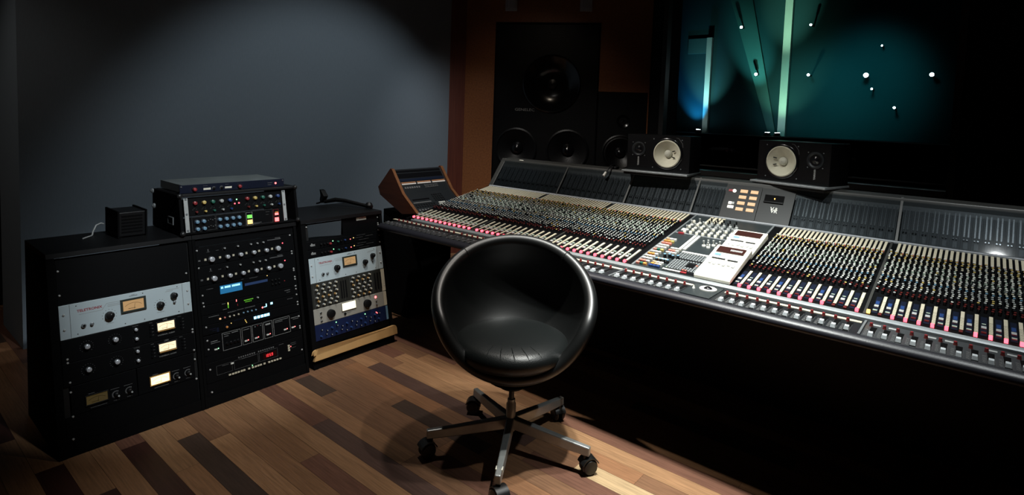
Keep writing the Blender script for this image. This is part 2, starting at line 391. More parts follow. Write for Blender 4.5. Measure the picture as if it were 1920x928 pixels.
so.box(1.265, SE, 1.60, CH, dp, 0, soffitw).box(1.265, SE, 0, 0.62, dp, 0, soffitw).box(1.71, SE, 0.62, 1.60, dp, 0, soffitw)
struct(so.build('wall_soffit', M=MS))
WY = 4.80
wx0, wx1, wz0, wz1 = -2.20, -0.135, 0.93, 2.75
wf = G(); wf.box(-2.36, wx0, WY, WY + .3, 0, CH, wallblack).box(wx1, 2.2, WY, WY + .3, 0, CH, wallblack).box(wx0, wx1, WY, WY + .3, 0, wz0, wallblack).box(wx0, wx1, WY, WY + .3, wz1, CH, wallblack)
wf.box(-4.6, -2.36, WY + .14, WY + .3, 0, CH, wallblack)
struct(wf.build('wall_front'))
win = thing('window_1', 'wide dark framed window into the teal lit live room', 'window', T((wx0 + wx1) / 2, WY, wz0)); del win['label']; del win['category']; struct(win)
framem = mat('window frame black', (0.03, 0.027, 0.025), 0.35)
wfr = G()
wfr.box(wx0, wx1, WY - .02, WY + .06, wz0 - .03, wz0 + .012, framem).box(wx0, wx1, WY - .02, WY + .06, wz1 - .02, wz1 + .03, framem)
wfr.box(wx0 - .03, wx0 + .012, WY - .02, WY + .06, wz0 - .03, wz1 + .03, framem).box(wx1 - .012, wx1 + .03, WY - .02, WY + .06, wz0 - .03, wz1 + .03, framem)
wfr.box(wx0, wx1, WY - .012, WY - .004, wz0 + .05, wz0 + .06, framem)
wfr.build('window_frame', win, world=True)
G().box(wx0 + .012, wx1 - .012, WY + .02, WY + .028, wz0 + .012, wz1 - .02, glassm).build('glass_pane', win, world=True)

# main monitor and its neighbour, set flush into the soffit
mm = thing('main_monitor', 'tall black main studio monitor set flush in the cherry wall', 'speaker', MS @ T(0.774, 0.63, 0))
P = T(-0.774, -0.63, 0)
cabinet(0.286, 1.262, 0.63, 2.222, .095, [(.515, 1.04, .196), (1.0, 1.04, .196), (.83, 1.66, .268)], cab).build('cabinet', mm, P @ T(0, 0, -.004))
G().frame(0.286, 1.262, 0.63, 2.222, 0.012, -0.004, 0.006, blackg).build('frame', mm, P)
def woofer(par, c, r, P, name='woofer'):
    o = G().lathe([(r, 0.0), (r, 0.012), (r * .93, 0.016), (r * .86, 0.008), (r * .80, 0.010), (r * .30, -0.045 * r / .19), (r * .30, -0.045 * r / .19)], c, (0, 0, 1), 48, cab, False).build(name, par, P, True)
    G().lathe([(r * .32, -0.046 * r / .19), (r * .25, -0.022 * r / .19), (r * .12, -0.010 * r / .19), (0.001, -0.006 * r / .19)], c, (0, 0, 1), 32, blackg, False).build('dust_cap', o, smooth=True)
    return o
woofer(mm, (0.515, 1.04, -0.004), 0.20, P); woofer(mm, (1.00, 1.04, -0.004), 0.20, P)
G().lathe([(0.272, -0.003), (0.272, 0.010), (0.262, 0.016), (0.250, 0.010), (0.20, -0.05), (0.10, -0.075), (0.001, -0.08)], (0.83, 1.66, -0.002), (0, 0, 1), 56, blackg, False).build('waveguide', mm, P, True)
G().lathe([(0.05, 0), (0.045, 0.012), (0.02, 0.02), (0.001, 0.022)], (0.83, 1.66, -0.074), (0, 0, 1), 24, cab, False).build('tweeter', mm, P, True)
text('badge', 'GENELEC', 0.036, mm, P @ T(0.585, 1.41, 0.0), grey, sx=1.25)
sm = thing('side_monitor', 'small black monitor in the low recess right of the main monitor', 'speaker', MS @ T(1.487, 0.63, 0))
P = T(-1.487, -0.63, 0)
cabinet(1.268, 1.706, 0.63, 1.595, .095, [(1.487, 1.04, .166)], cab).build('cabinet', sm, P @ T(0, 0, -.004))
woofer(sm, (1.487, 1.04, -0.004), 0.17, P)
G().lathe([(0.06, -0.004), (0.06, 0.004), (0.045, 0.0), (0.02, -0.012), (0.014, -0.004), (0.001, 0)], (1.50, 1.335, 0), (0, 0, 1), 28, blackg, False).build('tweeter', sm, P, True)
brk = mat('bracket grey', (0.42, 0.42, 0.44), 0.5, 0.3)
for s_, lab in ((0.425, 'grey hanging bracket above the left side of the main monitor'), (1.12, 'grey hanging bracket above the right side of the main monitor')):
    o = thing('wall_bracket', lab, 'bracket', MS @ T(s_, 2.325, 0), 'brackets above the main monitor')
    G().box(-.055, .055, 0, .28, 0, .012, brk).build('plate', o, bevel=.002)
    for q in (-.03, .03): G().box(q - .009, q + .009, .03, .27, .012, .03, brk).build('rail', o, bevel=.002)

# ------------------------------------------------------------------ live room behind the glass
LY = 8.35
struct(G().box(-5.2, 2.2, LY, LY + .1, 0, 3.4, livewall).build('wall_live'))
struct(G().box(-5.3, -5.2, 5.1, LY, 0, 3.4, livedark).build('wall_live_left'))
struct(G().box(2.2, 2.3, 5.1, LY, 0, 3.4, livedark).build('wall_live_right'))
struct(G().box(-5.2, 2.2, 5.1, LY, -.1, 0, livedark).build('floor_live'))
struct(G().box(-5.2, 2.2, 5.1, LY, 3.4, 3.5, livedark).build('ceiling_live'))
struct(G().box(-4.6, 1.4, 7.55, LY, 0, 1.20, livedark).build('trim_ledge'))
c1 = G().box(-3.175, -3.10, 8.29, LY, 1.20, 2.59, colpaint).box(-3.47, -3.175, 8.33, LY, 2.37, 2.59, livewash).build('wall_column')  # side box paints a lit patch of the wall behind
tag(c1, 'short pale column with a painted patch of lit wall behind the left small speaker', 'column')
c2 = G().box(-2.125, -2.03, 8.27, LY, 1.20, 3.4, colpaint).build('wall_column')
tag(c2, 'tall pale green lit column seen through the window', 'column')
c3 = G().prism([(-2.24, 1.20), (-2.15, 1.20), (-2.58, 3.15), (-2.88, 3.15)], lambda a, b_, d: (a, d, b_), 8.3, LY - .001, livewash).build('wash_panel')  # panel added in the shape of the uplight's slanted wash
tag(c3, 'slanted wall panel shaped and tinted as the uplight wash left of the tall pale column', 'panel')
def uplight(x, y, lab):
    o = thing('uplight', lab, 'lamp', T(x, y, 1.20), 'uplights on the studio ledge')
    G().lathe([(.05, 0), (.05, .012), (.036, .014), (.036, .045)], (0, 0, 0), (0, 0, 1), 20, black).build('housing', o, smooth=True)
    G().cyl((0, 0, .0455), (0, 0, 1), .03, .03, .003, 20, lampm).build('lens', o)
uplight(-3.14, 8.06, 'small uplight at the foot of the short pale column')
uplight(-2.06, 8.02, 'small uplight at the foot of the tall pale column')
uplight(-2.19, 8.05, 'small uplight at the foot of the slanted wash panel')
lamps = [((-2.6, 2.66), .03, 'leftmost high lamp glowing on the studio wall'), ((-1.74, 2.63), .024, 'high lamp glowing right of the tall column'), ((-.96, 2.33), .016, 'faint high lamp near the top right of the window'),
         ((-2.37, 2.02), .032, 'studio lamp glowing left of the tall column'), ((-1.73, 2.0), .027, 'studio lamp just right of the tall column'), ((-1.10, 1.985), .045, 'brightest studio lamp above the right small speaker'),
         ((-1.03, 1.82), .02, 'faint lamp just under the brightest studio lamp'), ((-.46, 1.98), .036, 'rightmost studio lamp seen through the window'), ((-.79, 1.60), .022, 'lowest studio lamp seen through the window')]
for (x, z), r, lab in lamps:
    yy = 8.18; k = yy / 8.0
    r *= .62
    o = thing('wall_spotlight', lab, 'lamp', T(x * k, yy, 1.35 + (z - 1.35) * k), 'lamps on the studio wall')
    G().cyl((0, 0, 0), (0, 1, 0), r * 1.15, r * 1.0, .06, 18, black).build('housing', o, smooth=True)
    G().box(-.008, .008, .05, LY - yy, -.008, .008, black).build('arm', o)
    G().lathe([(r, 0), (r * .8, .006), (.001, .01)], (0, .001, 0), (0, -1, 0), 18, lampm, False).build('lens', o, smooth=True)

# ------------------------------------------------------------------ swivel chair
ch = thing('swivel_chair', 'round black leather tub chair on a five star steel base', 'chair', T(-1.38, 1.735, 0))
fx = Vector((0.634, -0.773, 0))
SC = Vector((-1.39, 1.745, 0.625)) - Vector((-1.38, 1.735, 0))
tilt = R(35)
mN = (fx * math.sin(tilt) + Vector((0, 0, 1)) * math.cos(tilt)).normalized()
e1 = Vector((0.773, 0.634, 0)); e2 = mN.cross(e1)
RO, RI = 0.332, 0.278
rc = (RO + RI) / 2; rr = (RO - RI) / 2
def rim_drop(q):
    # the front of the tub is cut lower than the rest of the rim
    d_ = abs((q - (R(90) if e2.dot(fx) > 0 else R(-90)) + PI) % (2 * PI) - PI)
    t = min(1, max(0, (R(72) - d_) / R(46))); return t * t * (3 - 2 * t)
g = G(); n = 120; cols_ = []
for k in range(n):
    q = 2 * PI * k / n; w_ = rim_drop(q); tm = R(-20) * w_; bead = rr * (1 - .25 * w_); pr = []
    dq = e1 * math.cos(q) + e2 * math.sin(q)
    for j in range(19):
        t = R(-90) + (tm + R(90)) * j / 18; pr.append((RO * math.cos(t), RO * math.sin(t)))
    for j in range(1, 10):
        t = PI * j / 10; cr_, ct_ = rr * math.cos(t), bead * 1.15 * math.sin(t)
        pr.append(((rc + cr_) * math.cos(tm) - ct_ * math.sin(tm), (rc + cr_) * math.sin(tm) + ct_ * math.cos(tm)))
    for j in range(19):
        t = tm - (tm + R(90)) * j / 18; pr.append((RI * math.cos(t), RI * math.sin(t)))
    cols_.append([SC + mN * h + dq * max(r, .0006) for r, h in pr])
m_ = len(cols_[0])
g.add([p for c_ in cols_ for p in c_], [(k * m_ + j, ((k + 1) % n) * m_ + j, ((k + 1) % n) * m_ + j + 1, k * m_ + j + 1) for k in range(n) for j in range(m_ - 1)], leath)
shell = g.build('shell', ch, smooth=True)
shell.data.set_sharp_from_angle(angle=R(180))
stitch = mat('stitched seam', (0.003, 0.003, 0.003), 0.8)
for q in (R(45), R(135)):
    pts = []
    for k in range(0, 13):
        w = R(-40) + (PI + R(80)) * k / 12
        r = rc + (rr + .0005) * math.cos(w); h = (rr * 1.15 + .0005) * math.sin(w)
        # back of the rim is opposite to fx in the tilted plane
        dirb = e1 * math.cos(q) + e2 * math.sin(q) * (1 if (e2.z > 0) else -1)
        pts.append(SC + mN * h + dirb * r)
    G().tube(pts, 0.0016, 6, stitch).build('seam', shell)
# cushion
cu = G(); cc = fx * 0.012 + Vector((-0.02, 0.012, 0))
prof = [(0.001, .375), (.16, .38), (.208, .396), (.229, .420), (.231, .440), (.222, .460), (.195, .475), (.13, .484), (.06, .4875), (0.001, .488)]
cu.lathe(prof, cc, (0, 0, 1), 64, leathc, False)
cus = cu.build('seat_cushion', ch, smooth=True); cus.data.set_sharp_from_angle(angle=R(180))
for k in range(2, 7):
    a = R(-50.6 - 56 + 14 * k)
    p0 = [cc + Vector((math.cos(a + j * .02) * r, math.sin(a + j * .02) * r, z)) for j, (r, z) in enumerate(((.15, .4815), (.18, .4776), (.20, .4725), (.222, .4600)))]
    G().tube(p0, [.0008, .0018, .0018, .0008], 5, leathc).build('crease', cus)
# column, base
st = G().lathe([(.011, .20), (.011, .30)], (0, 0, 0), (0, 0, 1), 16, blacksteel).lathe([(.05, .268), (.06, .285), (.10, .30), (.001, .305)], (0, 0, 0), (0, 0, 1), 24, black).build('gas_lift', ch, smooth=True)
G().lathe([(.019, .085), (.0195, .195), (.016, .2), (.0155, .215), (.001, .216)], (0, 0, 0), (0, 0, 1), 20, chrome).build('column', ch, smooth=True)
for i in range(5):
    a = R(-58 + 72 * i); d = Vector((math.cos(a), math.sin(a), 0)); s_ = Vector((-math.sin(a), math.cos(a), 0))
    g = G(); vs = []
    for (r, w, z0, z1) in ((.012, .017, .098, .142), (.20, .0145, .082, .121), (.335, .0125, .074, .108)):
        vs += [d * r - s_ * w + Vector((0, 0, z0)), d * r + s_ * w + Vector((0, 0, z0)), d * r + s_ * (w - .002) + Vector((0, 0, z1)), d * r - s_ * (w - .002) + Vector((0, 0, z1))]
    fs = [(j * 4 + k, j * 4 + (k + 1) % 4, j * 4 + 4 + (k + 1) % 4, j * 4 + 4 + k) for j in range(2) for k in range(4)] + [(3, 2, 1, 0), (8, 9, 10, 11)]
    g.add(vs, fs, chrome); leg = g.build('base_arm', ch, bevel=.004)
    cast = G()
    sw = R([-20, 60, 150, 215, 250][i]); wd = Vector((math.cos(sw), math.sin(sw), 0)); wp = Vector((-wd.y, wd.x, 0))
    tip = d * .318; ce = tip + wd * .014 + Vector((0, 0, .031))
    for sgn in (-1, 1):
        cast.lathe([(.006, 0), (.024, .0), (.031, .004), (.031, .012), (.026, .019), (.006, .021)], ce + wp * (sgn * .005), wp * sgn, 24, rubber)
    cast.lathe([(.009, 0), (.009, .022)], tip + Vector((0, 0, .053)), (0, 0, 1), 12, rubber)
    hood = []
    for k in range(9):
        q = R(20 + 17 * k); hood.append((math.cos(q), math.sin(q)))
    o = cast.build('caster', ch, smooth=True)
    hg = G(); vs = []
    for (c_, s2) in hood:
        for sgn in (-1, 1):
            for rad in (.033, .037): vs.append(ce + wd * (-c_ * rad) + Vector((0, 0, s2 * rad)) + wp * (sgn * .024))
    m_ = len(hood)
    fs = []
    for k in range(m_ - 1):
        a0 = k * 4; b0 = a0 + 4
        fs += [(a0, a0 + 2, b0 + 2, b0), (a0 + 1, b0 + 1, b0 + 3, a0 + 3), (a0, b0, b0 + 1, a0 + 1), (a0 + 2, a0 + 3, b0 + 3, b0 + 2)]
    fs += [(0, 1, 3, 2), ((m_ - 1) * 4, (m_ - 1) * 4 + 2, (m_ - 1) * 4 + 3, (m_ - 1) * 4 + 1)]
    hg.add(vs, fs, rubber).build('hood', o, smooth=True)
    if i == 0:
        tp = G(); vs = []
        for (r, w, z1) in ((.285, .0132, .1115), (.305, .0130, .1108)): vs += [d * r - s_ * w + Vector((0, 0, z1)), d * r + s_ * w + Vector((0, 0, z1)), d * r + s_ * w + Vector((0, 0, z1 - .02)), d * r - s_ * w + Vector((0, 0, z1 - .02))]
        tp.add(vs, [(0, 1, 5, 4), (1, 2, 6, 5), (0, 4, 7, 3), (2, 3, 7, 6), (0, 3, 2, 1), (4, 5, 6, 7)], offw).build('tape', leg, label='cream tape wrapped round the front base arm')

# ------------------------------------------------------------------ mixing console
con = thing('mixing_console', 'long large format mixing console with rows of knobs and faders', 'mixing console', T(-0.95, 2.35, 0))
PX0, PX1 = -2.455, 0.52                 # ends of the sloped part
FX0 = -2.452                             # left end of the fader shelf
LED_R = [-0.637 + 0.433 * k for k in range(3)]; LED_L = [-1.496 - 0.448 * k for k in range(3)]
CW = 0.0345
def wy(fn): return fn
# body below
g = G()
g.prism([(1.897, .716), (2.10, .70), (2.60, .60), (2.60, .1228), (2.78, .1228), (2.78, .84), (2.10, .742), (1.94, .735)], lambda a, b_, x: (x, a, b_), PX0, PX1, black)
g.build('body', con, world=True)
# armrest, rounded nose
pts = [(1.897, .716), (1.886, .718), (1.881, .722), (1.878, .728), (1.879, .735), (1.884, .741), (1.898, .7505), (1.900, .7505), (1.900, .716)]
G().prism(pts, lambda a, b_, x: (x, a, b_), FX0, PX1, armrest).build('armrest', con, world=True, smooth=True)
# fader shelf
fs_ = G(); fs_.box(FX0, PX1, 1.900, 2.062, .718, .7495, panelg).build('fader_shelf', con, world=True)
G().prism([(2.060, .745), (2.060, .757), (2.066, .7605), (2.074, .7575), (2.079, .755), (2.084, .7575), (2.090, .7605), (2.097, .758), (2.098, .745)], lambda a, b_, x: (x, a, b_), PX0 + .06, PX1, alud).build('trim_rail', con, world=True)
SPm = Matrix(((1, 0, 0, 0), (0, .9822, -.1878, 2.10), (0, .1878, .9822, .757), (0, 0, 0, 1)))
PC = con.matrix_basis.inverted() @ SPm        # console local <- panel space
g = G(); g.box(PX0, -1.062, 0, .695, -.03, 0, panelb).box(-.695, PX1, 0, .695, -.03, 0, panelb).build('channel_panel', con, PC)
G().box(-1.062, -.695, 0, .695, -.03, .001, centre).build('centre_panel', con, PC)
G().box(PX0 - .006, PX0, -.02, .70, -.05, .001, blackm).build('end_cheek', con, PC)
for x in (-1.521, -1.969, -1.062, -.697, -.244, .189):
    G().box(x - .004, x + .004, 0, .695, 0, .004, alud if x in (-1.062, -.697) else bridgef).build('divider', con, PC)
G().box(PX0, PX1, .683, .697, -.005, .006, alu).build('trim_rail', con, PC)
# channels
chans = []
for b0 in LED_L:
    for k in range(-1 if b0 < -2.3 else 0, 12): chans.append((b0 + k * .0357, 'L', .0357))
for b0 in LED_R:
    for k in range(12):
        if b0 + k * .0337 < PX1 - .03: chans.append((b0 + k * .0337, 'R', .0337))
rl = random.Random(5)
ledg = G().box(-.0045, .0045, -.006, .006, 0, .009, redled)
ledo = G().box(-.0045, .0045, -.006, .006, 0, .006, maroon)
leda = G().box(-.0045, .0045, -.006, .006, 0, .009, amberled)
stripg = G().box(-.0046, .0046, 0, .125, 0, .0035, cream)
for k in range(9): stripg.box(-.0046, .0046, .006 + k * .009, .0068 + k * .009, .0034, .0039, blackm)
topg = G().box(-.0046, .0046, 0, .105, 0, .004, cream)
topr = G().box(-.0046, .0046, 0, .105, 0, .004, cream).box(-.0046, .0046, -.012, -.002, 0, .006, pink)
plateg = G().box(-.0075, .0075, 0, .125, 0, .002, navyp).box(-.006, .006, .04, .055, .002, .006, greyk).box(-.005, .005, .065, .09, .002, .003, bluek).box(-.006, .006, .014, .022, .002, .005, paleg)
plateb = G().box(-.0075, .0075, 0, .125, 0, .002, navyp).box(-.006, .006, .04, .055, .002, .006, greyk).box(-.005, .005, .07, .076, .002, .004, paleg).box(-.006, .006, .014, .022, .002, .005, maroon)
plated = G().box(-.0075, .0075, 0, .125, 0, .002, panelb).box(-.006, .006, .035, .05, .002, .006, greyk).box(-.006, .006, .06, .07, .002, .005, paleg)  # same module as the right bays, navy painted black for the dim left
def knob(body, cap, h=.013, r=.0048):
    g = G().lathe([(r * 1.1, 0), (r, .002), (r * .82, h), ], (0, 0, 0), (0, 0, 1), 9, body)
    g.lathe([(r * .80, h), (r * .68, h + .0014)], (0, 0, 0), (0, 0, 1), 9, cap); return g
K = {c: knob(blackg, m) for c, m in dict(w=white, c=cream, y=yell, o=ochre, g=paleg, b=blueg, m=maroon, k=greyk, r=redk, n=panelg).items()}
KG = {c: knob(m, white) for c, m in dict(g=paleg, k=greyk, c=cream).items()}
rowcols = ['m', 'n', 'k', 'w', 'k', 'k', 'b', 'w', 'c', 'k', 'w', 'Gg', 'w', 'Gg', 'w', 'Gg', 'c', 'w', 'y', 'c', 'y', 'w']
knobs, leds, strips, tops, plates, wells = [], [], [], [], [], []
for ci, (lx, side, pit) in enumerate(chans):
    if side == 'R': lit = rl.random() > .16
    else: lit = True
    j = chans[ci]
    if lx > .5: continue
    leds.append((ledg if lit else ledo, T(lx, .012, 0)))
    strips.append((stripg, T(lx + .001, .028, 0)))
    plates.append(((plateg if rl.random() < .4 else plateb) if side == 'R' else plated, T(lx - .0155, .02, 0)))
    tops.append((topr, T(lx + .004, .574, 0))); tops.append((topg, T(lx + .004 - pit / 2, .574, 0)))
    for rI in range(26):
        for q in ((0, 1, 2) if abs(lx + .204) < .004 or abs(lx - .229) < .004 or (side == 'L' and any(abs(lx - b_) < .004 for b_ in LED_L[:2])) else (0, 1)):
            c = rowcols[min(21, int(rI * 22 / 26))]
            if rI > 18 and side == 'L' and c == 'w': c = rl.choice('ycw')
            if rl.random() < .12: c = rl.choice(['w', 'k', 'y', 'n'])
            kk = KG[c[1]] if c[0] == 'G' and (rI + q) % 2 else K[c[-1] if c[-1] in K else 'w']
            s_ = .172 + rI * .0152 + (q * .0072)
            knobs.append((kk, T(lx + .0045 - q * pit / 2 + .0016 * math.sin(rI * 1.7), s_, 0)))
leds.append((leda, T(-.234, .010, .004)))
scatter(con, 'knob', knobs, 100, PC)
scatter(con, 'indicator_lamp', leds, 100, PC)
scatter(con, 'scale_strip', strips, 100, PC)
scatter(con, 'button_column', tops, 100, PC)
scatter(con, 'channel_plate', plates, 100, PC)
# faders: slot, cap, name knob
FM = con.matrix_basis.inverted() @ T(0, 0, .7495)
fadx = [c[0] for c in chans] + [-2.392 - .0357 * k for k in (2, 3)] + [-1.035 + .0345 * k for k in range(8)]
fadx = [x for x in fadx if x < .5 and x > FX0 + .015]
capl = G().add([(-.0068, -.011, 0), (.0068, -.011, 0), (.0068, .011, 0), (-.0068, .011, 0), (-.0056, -.0088, .010), (.0056, -.0088, .010), (.0056, .0088, .010), (-.0056, .0088, .010), (-.0056, 0, .0072), (.0056, 0, .0072)],
               [(0, 1, 2, 3), (0, 4, 5, 1), (2, 6, 7, 3), (0, 3, 7, 8, 4), (1, 5, 9, 6, 2), (4, 8, 9, 5), (8, 7, 6, 9)], capw)
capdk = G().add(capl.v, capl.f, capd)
slot = G().box(-.008, .008, .0, .100, 0, .0006, blackm).box(-.001, .001, .004, .07, .0006, .0011, black)
for q in (-.0085, .0078): slot.box(q, q + .0007, 0, .075, .0002, .0012, greyd)
for k in range(6): slot.box(-.018, -.0105, .006 + k * .011, .012 + k * .011, .0, .0012, greyd)
fk = knob(maroon, redk, .010, .0052)
caps, slots, fks = [], [], []
for x in fadx:
    y = 1.922 + rl.uniform(-.004, .012)
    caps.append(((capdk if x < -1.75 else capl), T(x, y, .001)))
    slots.append((slot, T(x, 1.906, 0))); fks.append((fk, T(x - .009, 2.012, 0)))
scatter(con, 'fader_cap', caps, 100, FM); scatter(con, 'fader_slot', slots, 100, FM); scatter(con, 'mute_button', fks, 100, FM)
for xa, xb in ((-2.50, -1.97), (-1.955, -1.52), (-1.505, -1.07), (-1.05, -.775), (-.66, -.24)):
    G().box(xa, xb, 2.020, 2.038, 0, .0015, cream).build('label_tape', con, FM)
G().box(-.226, PX1, 1.902, 2.056, -.002, .0004, mat('grey sheen plate', (.09, .095, .10), .32, .4)).build('sheen_plate', con, FM)  # added plate, its lighter grey stands in for light reflected off the shelf
for k in range(9):
    if k in (2, 5): continue
    G().box(-.215 + k * .045, -.19 + k * .045, 2.022, 2.036, 0, .0015, greyk).build('label_tape', con, FM)
for x in (-1.512, -1.06, -.232): G().box(x - .003, x + .003, 1.902, 2.056, 0, .003, alud).build('divider', con, FM)
# trackball plate
tb = G().box(-.775, -.672, 1.903, 2.056, 0, .003, centre).build('trackball_plate', con, FM)
G().lathe([(.030, .003), (.030, .007), (.027, .009), (.0175, .008), (.016, .004)], (-.712, 2.005, 0), (0, 0, 1), 40, white, False).build('ring', tb, smooth=True)
G().lathe([(.0165, .002), (.0165, .004), (.013, .010), (.007, .014), (.001, .0155)], (-.712, 2.005, 0), (0, 0, 1), 24, blackg, False).build('ball', tb, smooth=True)
G().lathe([(.005, .003), (.0015, .014), (.001, .015)], (-.757, 1.985, 0), (0, 0, 1), 10, white).build('pointer_knob', tb)

# ---- centre section
def rbox(w, d, h, m): return G().box(-w / 2, w / 2, -d / 2, d / 2, 0, h, m)
BT = {c: rbox(.0135, .0115, .009, m) for c, m in dict(r=pink, g=green, o=orange, w=white, y=yell, b=bluek, s=mat('pale orange plastic', (.8, .45, .25), .4), p=offw).items()}
btns = []
seqs = ['rgo', 'rrw', 'www', 'ppw', 'oow', 'www', 'rgy', 'www', 'wwp', 'rrr', 'ooy', 'sww']
for i, q in enumerate(seqs):
    for j, c in enumerate(q): btns.append((BT[c], T(-1.047 + j * .0155, .022 + i * .0268, .001)))
for i, q in enumerate(['bbb', 'osw', 'spw', 'sww']):
    for j, c in enumerate(q): btns.append((BT[c], T(-.990 + j * .0155, (.020, .038, .056, .094)[i], .001)))
for i, q in enumerate(['www', 'rrw', 'wwp']):
    for j, c in enumerate(q): btns.append((BT[c], T(-.985 + j * .0155, .172 + i * .024, .001)))
scatter(con, 'push_button', btns, 100, PC)
bk = knob(blackg, blueg, .016, .007)
scatter(con, 'rotary_knob', [(bk, T(-.978 + .018 * k, .128 + .008 * (k % 2), .001)) for k in range(4)] + [(bk, T(-.99 + .016 * k, .076, .001)) for k in range(4)], 100, PC)
for x in (-.957, -.940): G().box(x - .006, x + .006, .235, .405, .001, .006, white).build('long_fader', con, PC)
# keyboards
keyg = rbox(.0070, .0072, .006, mat('key grey', (.26, .28, .29), .45)); keyr = rbox(.0070, .0072, .006, pink); keyt = rbox(.0070, .0072, .006, paleg); keyd = rbox(.0088, .0088, .004, capd)
keys = []
for i in range(8):
    for j in range(11):
        if 3 <= i <= 6 and 6 <= j <= 8: continue
        g_ = keyr if (i, j) in ((0, 6), (0, 7), (5, 9)) else keyt if (i, j) in ((5, 10), (0, 0)) else keyg
        keys.append((g_, T(-.928 + j * .0112, .034 + i * .0118, .002)))
G().box(-.937, -.805, .010, .128, .001, .002, panelb).box(-.937, -.865, .012, .022, .002, .006, white).box(-.863, -.84, .012, .022, .002, .006, redk).build('keyboard_plate', con, PC)
G().box(-.937, -.818, .132, .218, .001, .002, panelb).box(-.937, -.82, .204, .216, .002, .006, white).build('keyboard_plate', con, PC)
for i in range(5):
    for j in range(10): keys.append((blueg and keyg, T(-.930 + j * .0115, .142 + i * .0122, .002)))
scatter(con, 'key', keys, 100, PC)
# small pots and the tall ones
pot = G().lathe([(.0085, 0), (.008, .005), (.003, .006), (.0028, .018)], (0, 0, 0), (0, 0, 1), 12, white).lathe([(.0042, .018), (.0042, .025)], (0, 0, 0), (0, 0, 1), 10, greyk)
potk = G().lathe([(.0085, 0), (.007, .008), (.0033, .010), (.003, .026)], (0, 0, 0), (0, 0, 1), 12, greyk).lathe([(.0036, .020), (.0040, .034)], (0, 0, 0), (0, 0, 1), 10, blackg)
potg = G().lathe([(.0072, 0), (.0068, .009), (.005, .012)], (0, 0, 0), (0, 0, 1), 12, offw)
pots = []
for i in range(5):
    for j in range(8):
        g_ = potg if i == 0 else (potk if (i >= 3 and j > 2) else (pot if (i + j) % 2 else potg))
        pots.append((g_, T(-1.02 + j * .0285 - .003 * i, .432 + i * .036, .001)))
for (x, s_) in ((-.885, .315), (-.862, .305), (-.85, .335), (-.828, .31), (-.822, .335), (-.87, .33)): pots.append((pot, T(x, s_, .001)))
scatter(con, 'control_pot', [p for p in pots if not (p[1].translation.x > -.81 and p[1].translation.y < .47)], 100, PC)
G().box(-1.058, -.70, .4175, .4205, .001, .003, alu).build('divider', con, PC)
for k in range(4): G().box(-.985 + k * .019, -.972 + k * .019, .60, .675, .001, .005, cream).build('button_column', con, PC)
G().box(-1.04, -1.015, .405, .416, .001, .008, redk).build('select_button', con, PC); G().box(-1.045, -1.02, .45, .475, .001, .006, white).build('select_button', con, PC)

# ---- meter bridge
BMw = Matrix(((1, 0, 0, 0), (0, .607, -.794, 2.785), (0, .794, .607, .889), (0, 0, 0, 1)))
PB = con.matrix_basis.inverted() @ BMw
BL = .218
g = G(); g.box(PX0, PX1, 0, BL, -.02, -.004, blackm)
g.build('bridge_panel', con, PB)
# frame: top beam, left post
G().prism([(2.892, 1.030), (2.902, 1.060), (2.985, 1.066), (2.995, .1228), (2.80, .1228), (2.80, .86)], lambda a, b_, x: (x, a, b_), PX0 - .01, PX1, bridgef).build('bridge_frame', con, world=True, bevel=.004)
G().box(PX0 - .012, PX0 + .022, -.005, BL, -.02, .006, bridgef).build('bridge_post', con, PB, bevel=.003)
mg = G().box(-.0162, .0162, .0, BL - .006, 0, .0015, bridgep)
for q in (-.0085, .0045): mg.box(q, q + .005, .064, BL - .022, .0014, .003, meterm)
for q in (-.0130, .0005, .0138): mg.box(q, q + .0006, .008, BL - .02, .0014, .0026, greyd)
mg.box(-.006, .006, .012, .040, 0, .002, panelg)
for q in (-.006, .004): mg.cyl((q, .050, 0), (0, 0, 1), .0032, .003, .006, 8, blackg)
mets = []
for xa, xb, nn_ in ((-2.43, -1.934, 14), (-1.920, -1.487, 12), (-1.473, -1.110, 10), (-1.096, -.962, 4), (-.638, -.240, 12), (-.224, .200, 13), (.216, .5, 8)):
    for k in range(nn_): mets.append((mg, T(xa + (k + .5) * (xb - xa) / nn_, 0, -.004)))
scatter(con, 'meter_strip', mets, 100, PB)
smoke = bpy.data.materials.new('smoked acrylic'); smoke.use_nodes = True
nt = smoke.node_tree; nt.nodes.clear(); o_ = nt.nodes.new('ShaderNodeOutputMaterial'); tr = nt.nodes.new('ShaderNodeBsdfTransparent'); gl = nt.nodes.new('ShaderNodeBsdfGlossy')
tr.inputs['Color'].default_value = (.75, .78, .8, 1); gl.inputs['Roughness'].default_value = .05; gl.inputs['Color'].default_value = (.5, .5, .5, 1); fr = nt.nodes.new('ShaderNodeFresnel'); ms = nt.nodes.new('ShaderNodeMixShader')
nz = nt.nodes.new('ShaderNodeTexNoise'); nz.inputs['Scale'].default_value = 14; bp = nt.nodes.new('ShaderNodeBump'); bp.inputs['Strength'].default_value = .02
nt.links.new(nz.outputs['Fac'], bp.inputs['Height']); nt.links.new(bp.outputs['Normal'], gl.inputs['Normal'])
ge = nt.nodes.new('ShaderNodeNewGeometry'); iv = nt.nodes.new('ShaderNodeMath'); iv.operation = 'SUBTRACT'; iv.inputs[0].default_value = 1.0
mu = nt.nodes.new('ShaderNodeMath'); mu.operation = 'MULTIPLY'
nt.links.new(ge.outputs['Backfacing'], iv.inputs[1]); nt.links.new(iv.outputs[0], mu.inputs[0]); nt.links.new(fr.outputs[0], mu.inputs[1]); nt.links.new(mu.outputs[0], ms.inputs[0]); nt.links.new(tr.outputs[0], ms.inputs[1]); nt.links.new(gl.outputs[0], ms.inputs[2]); nt.links.new(ms.outputs[0], o_.inputs[0])
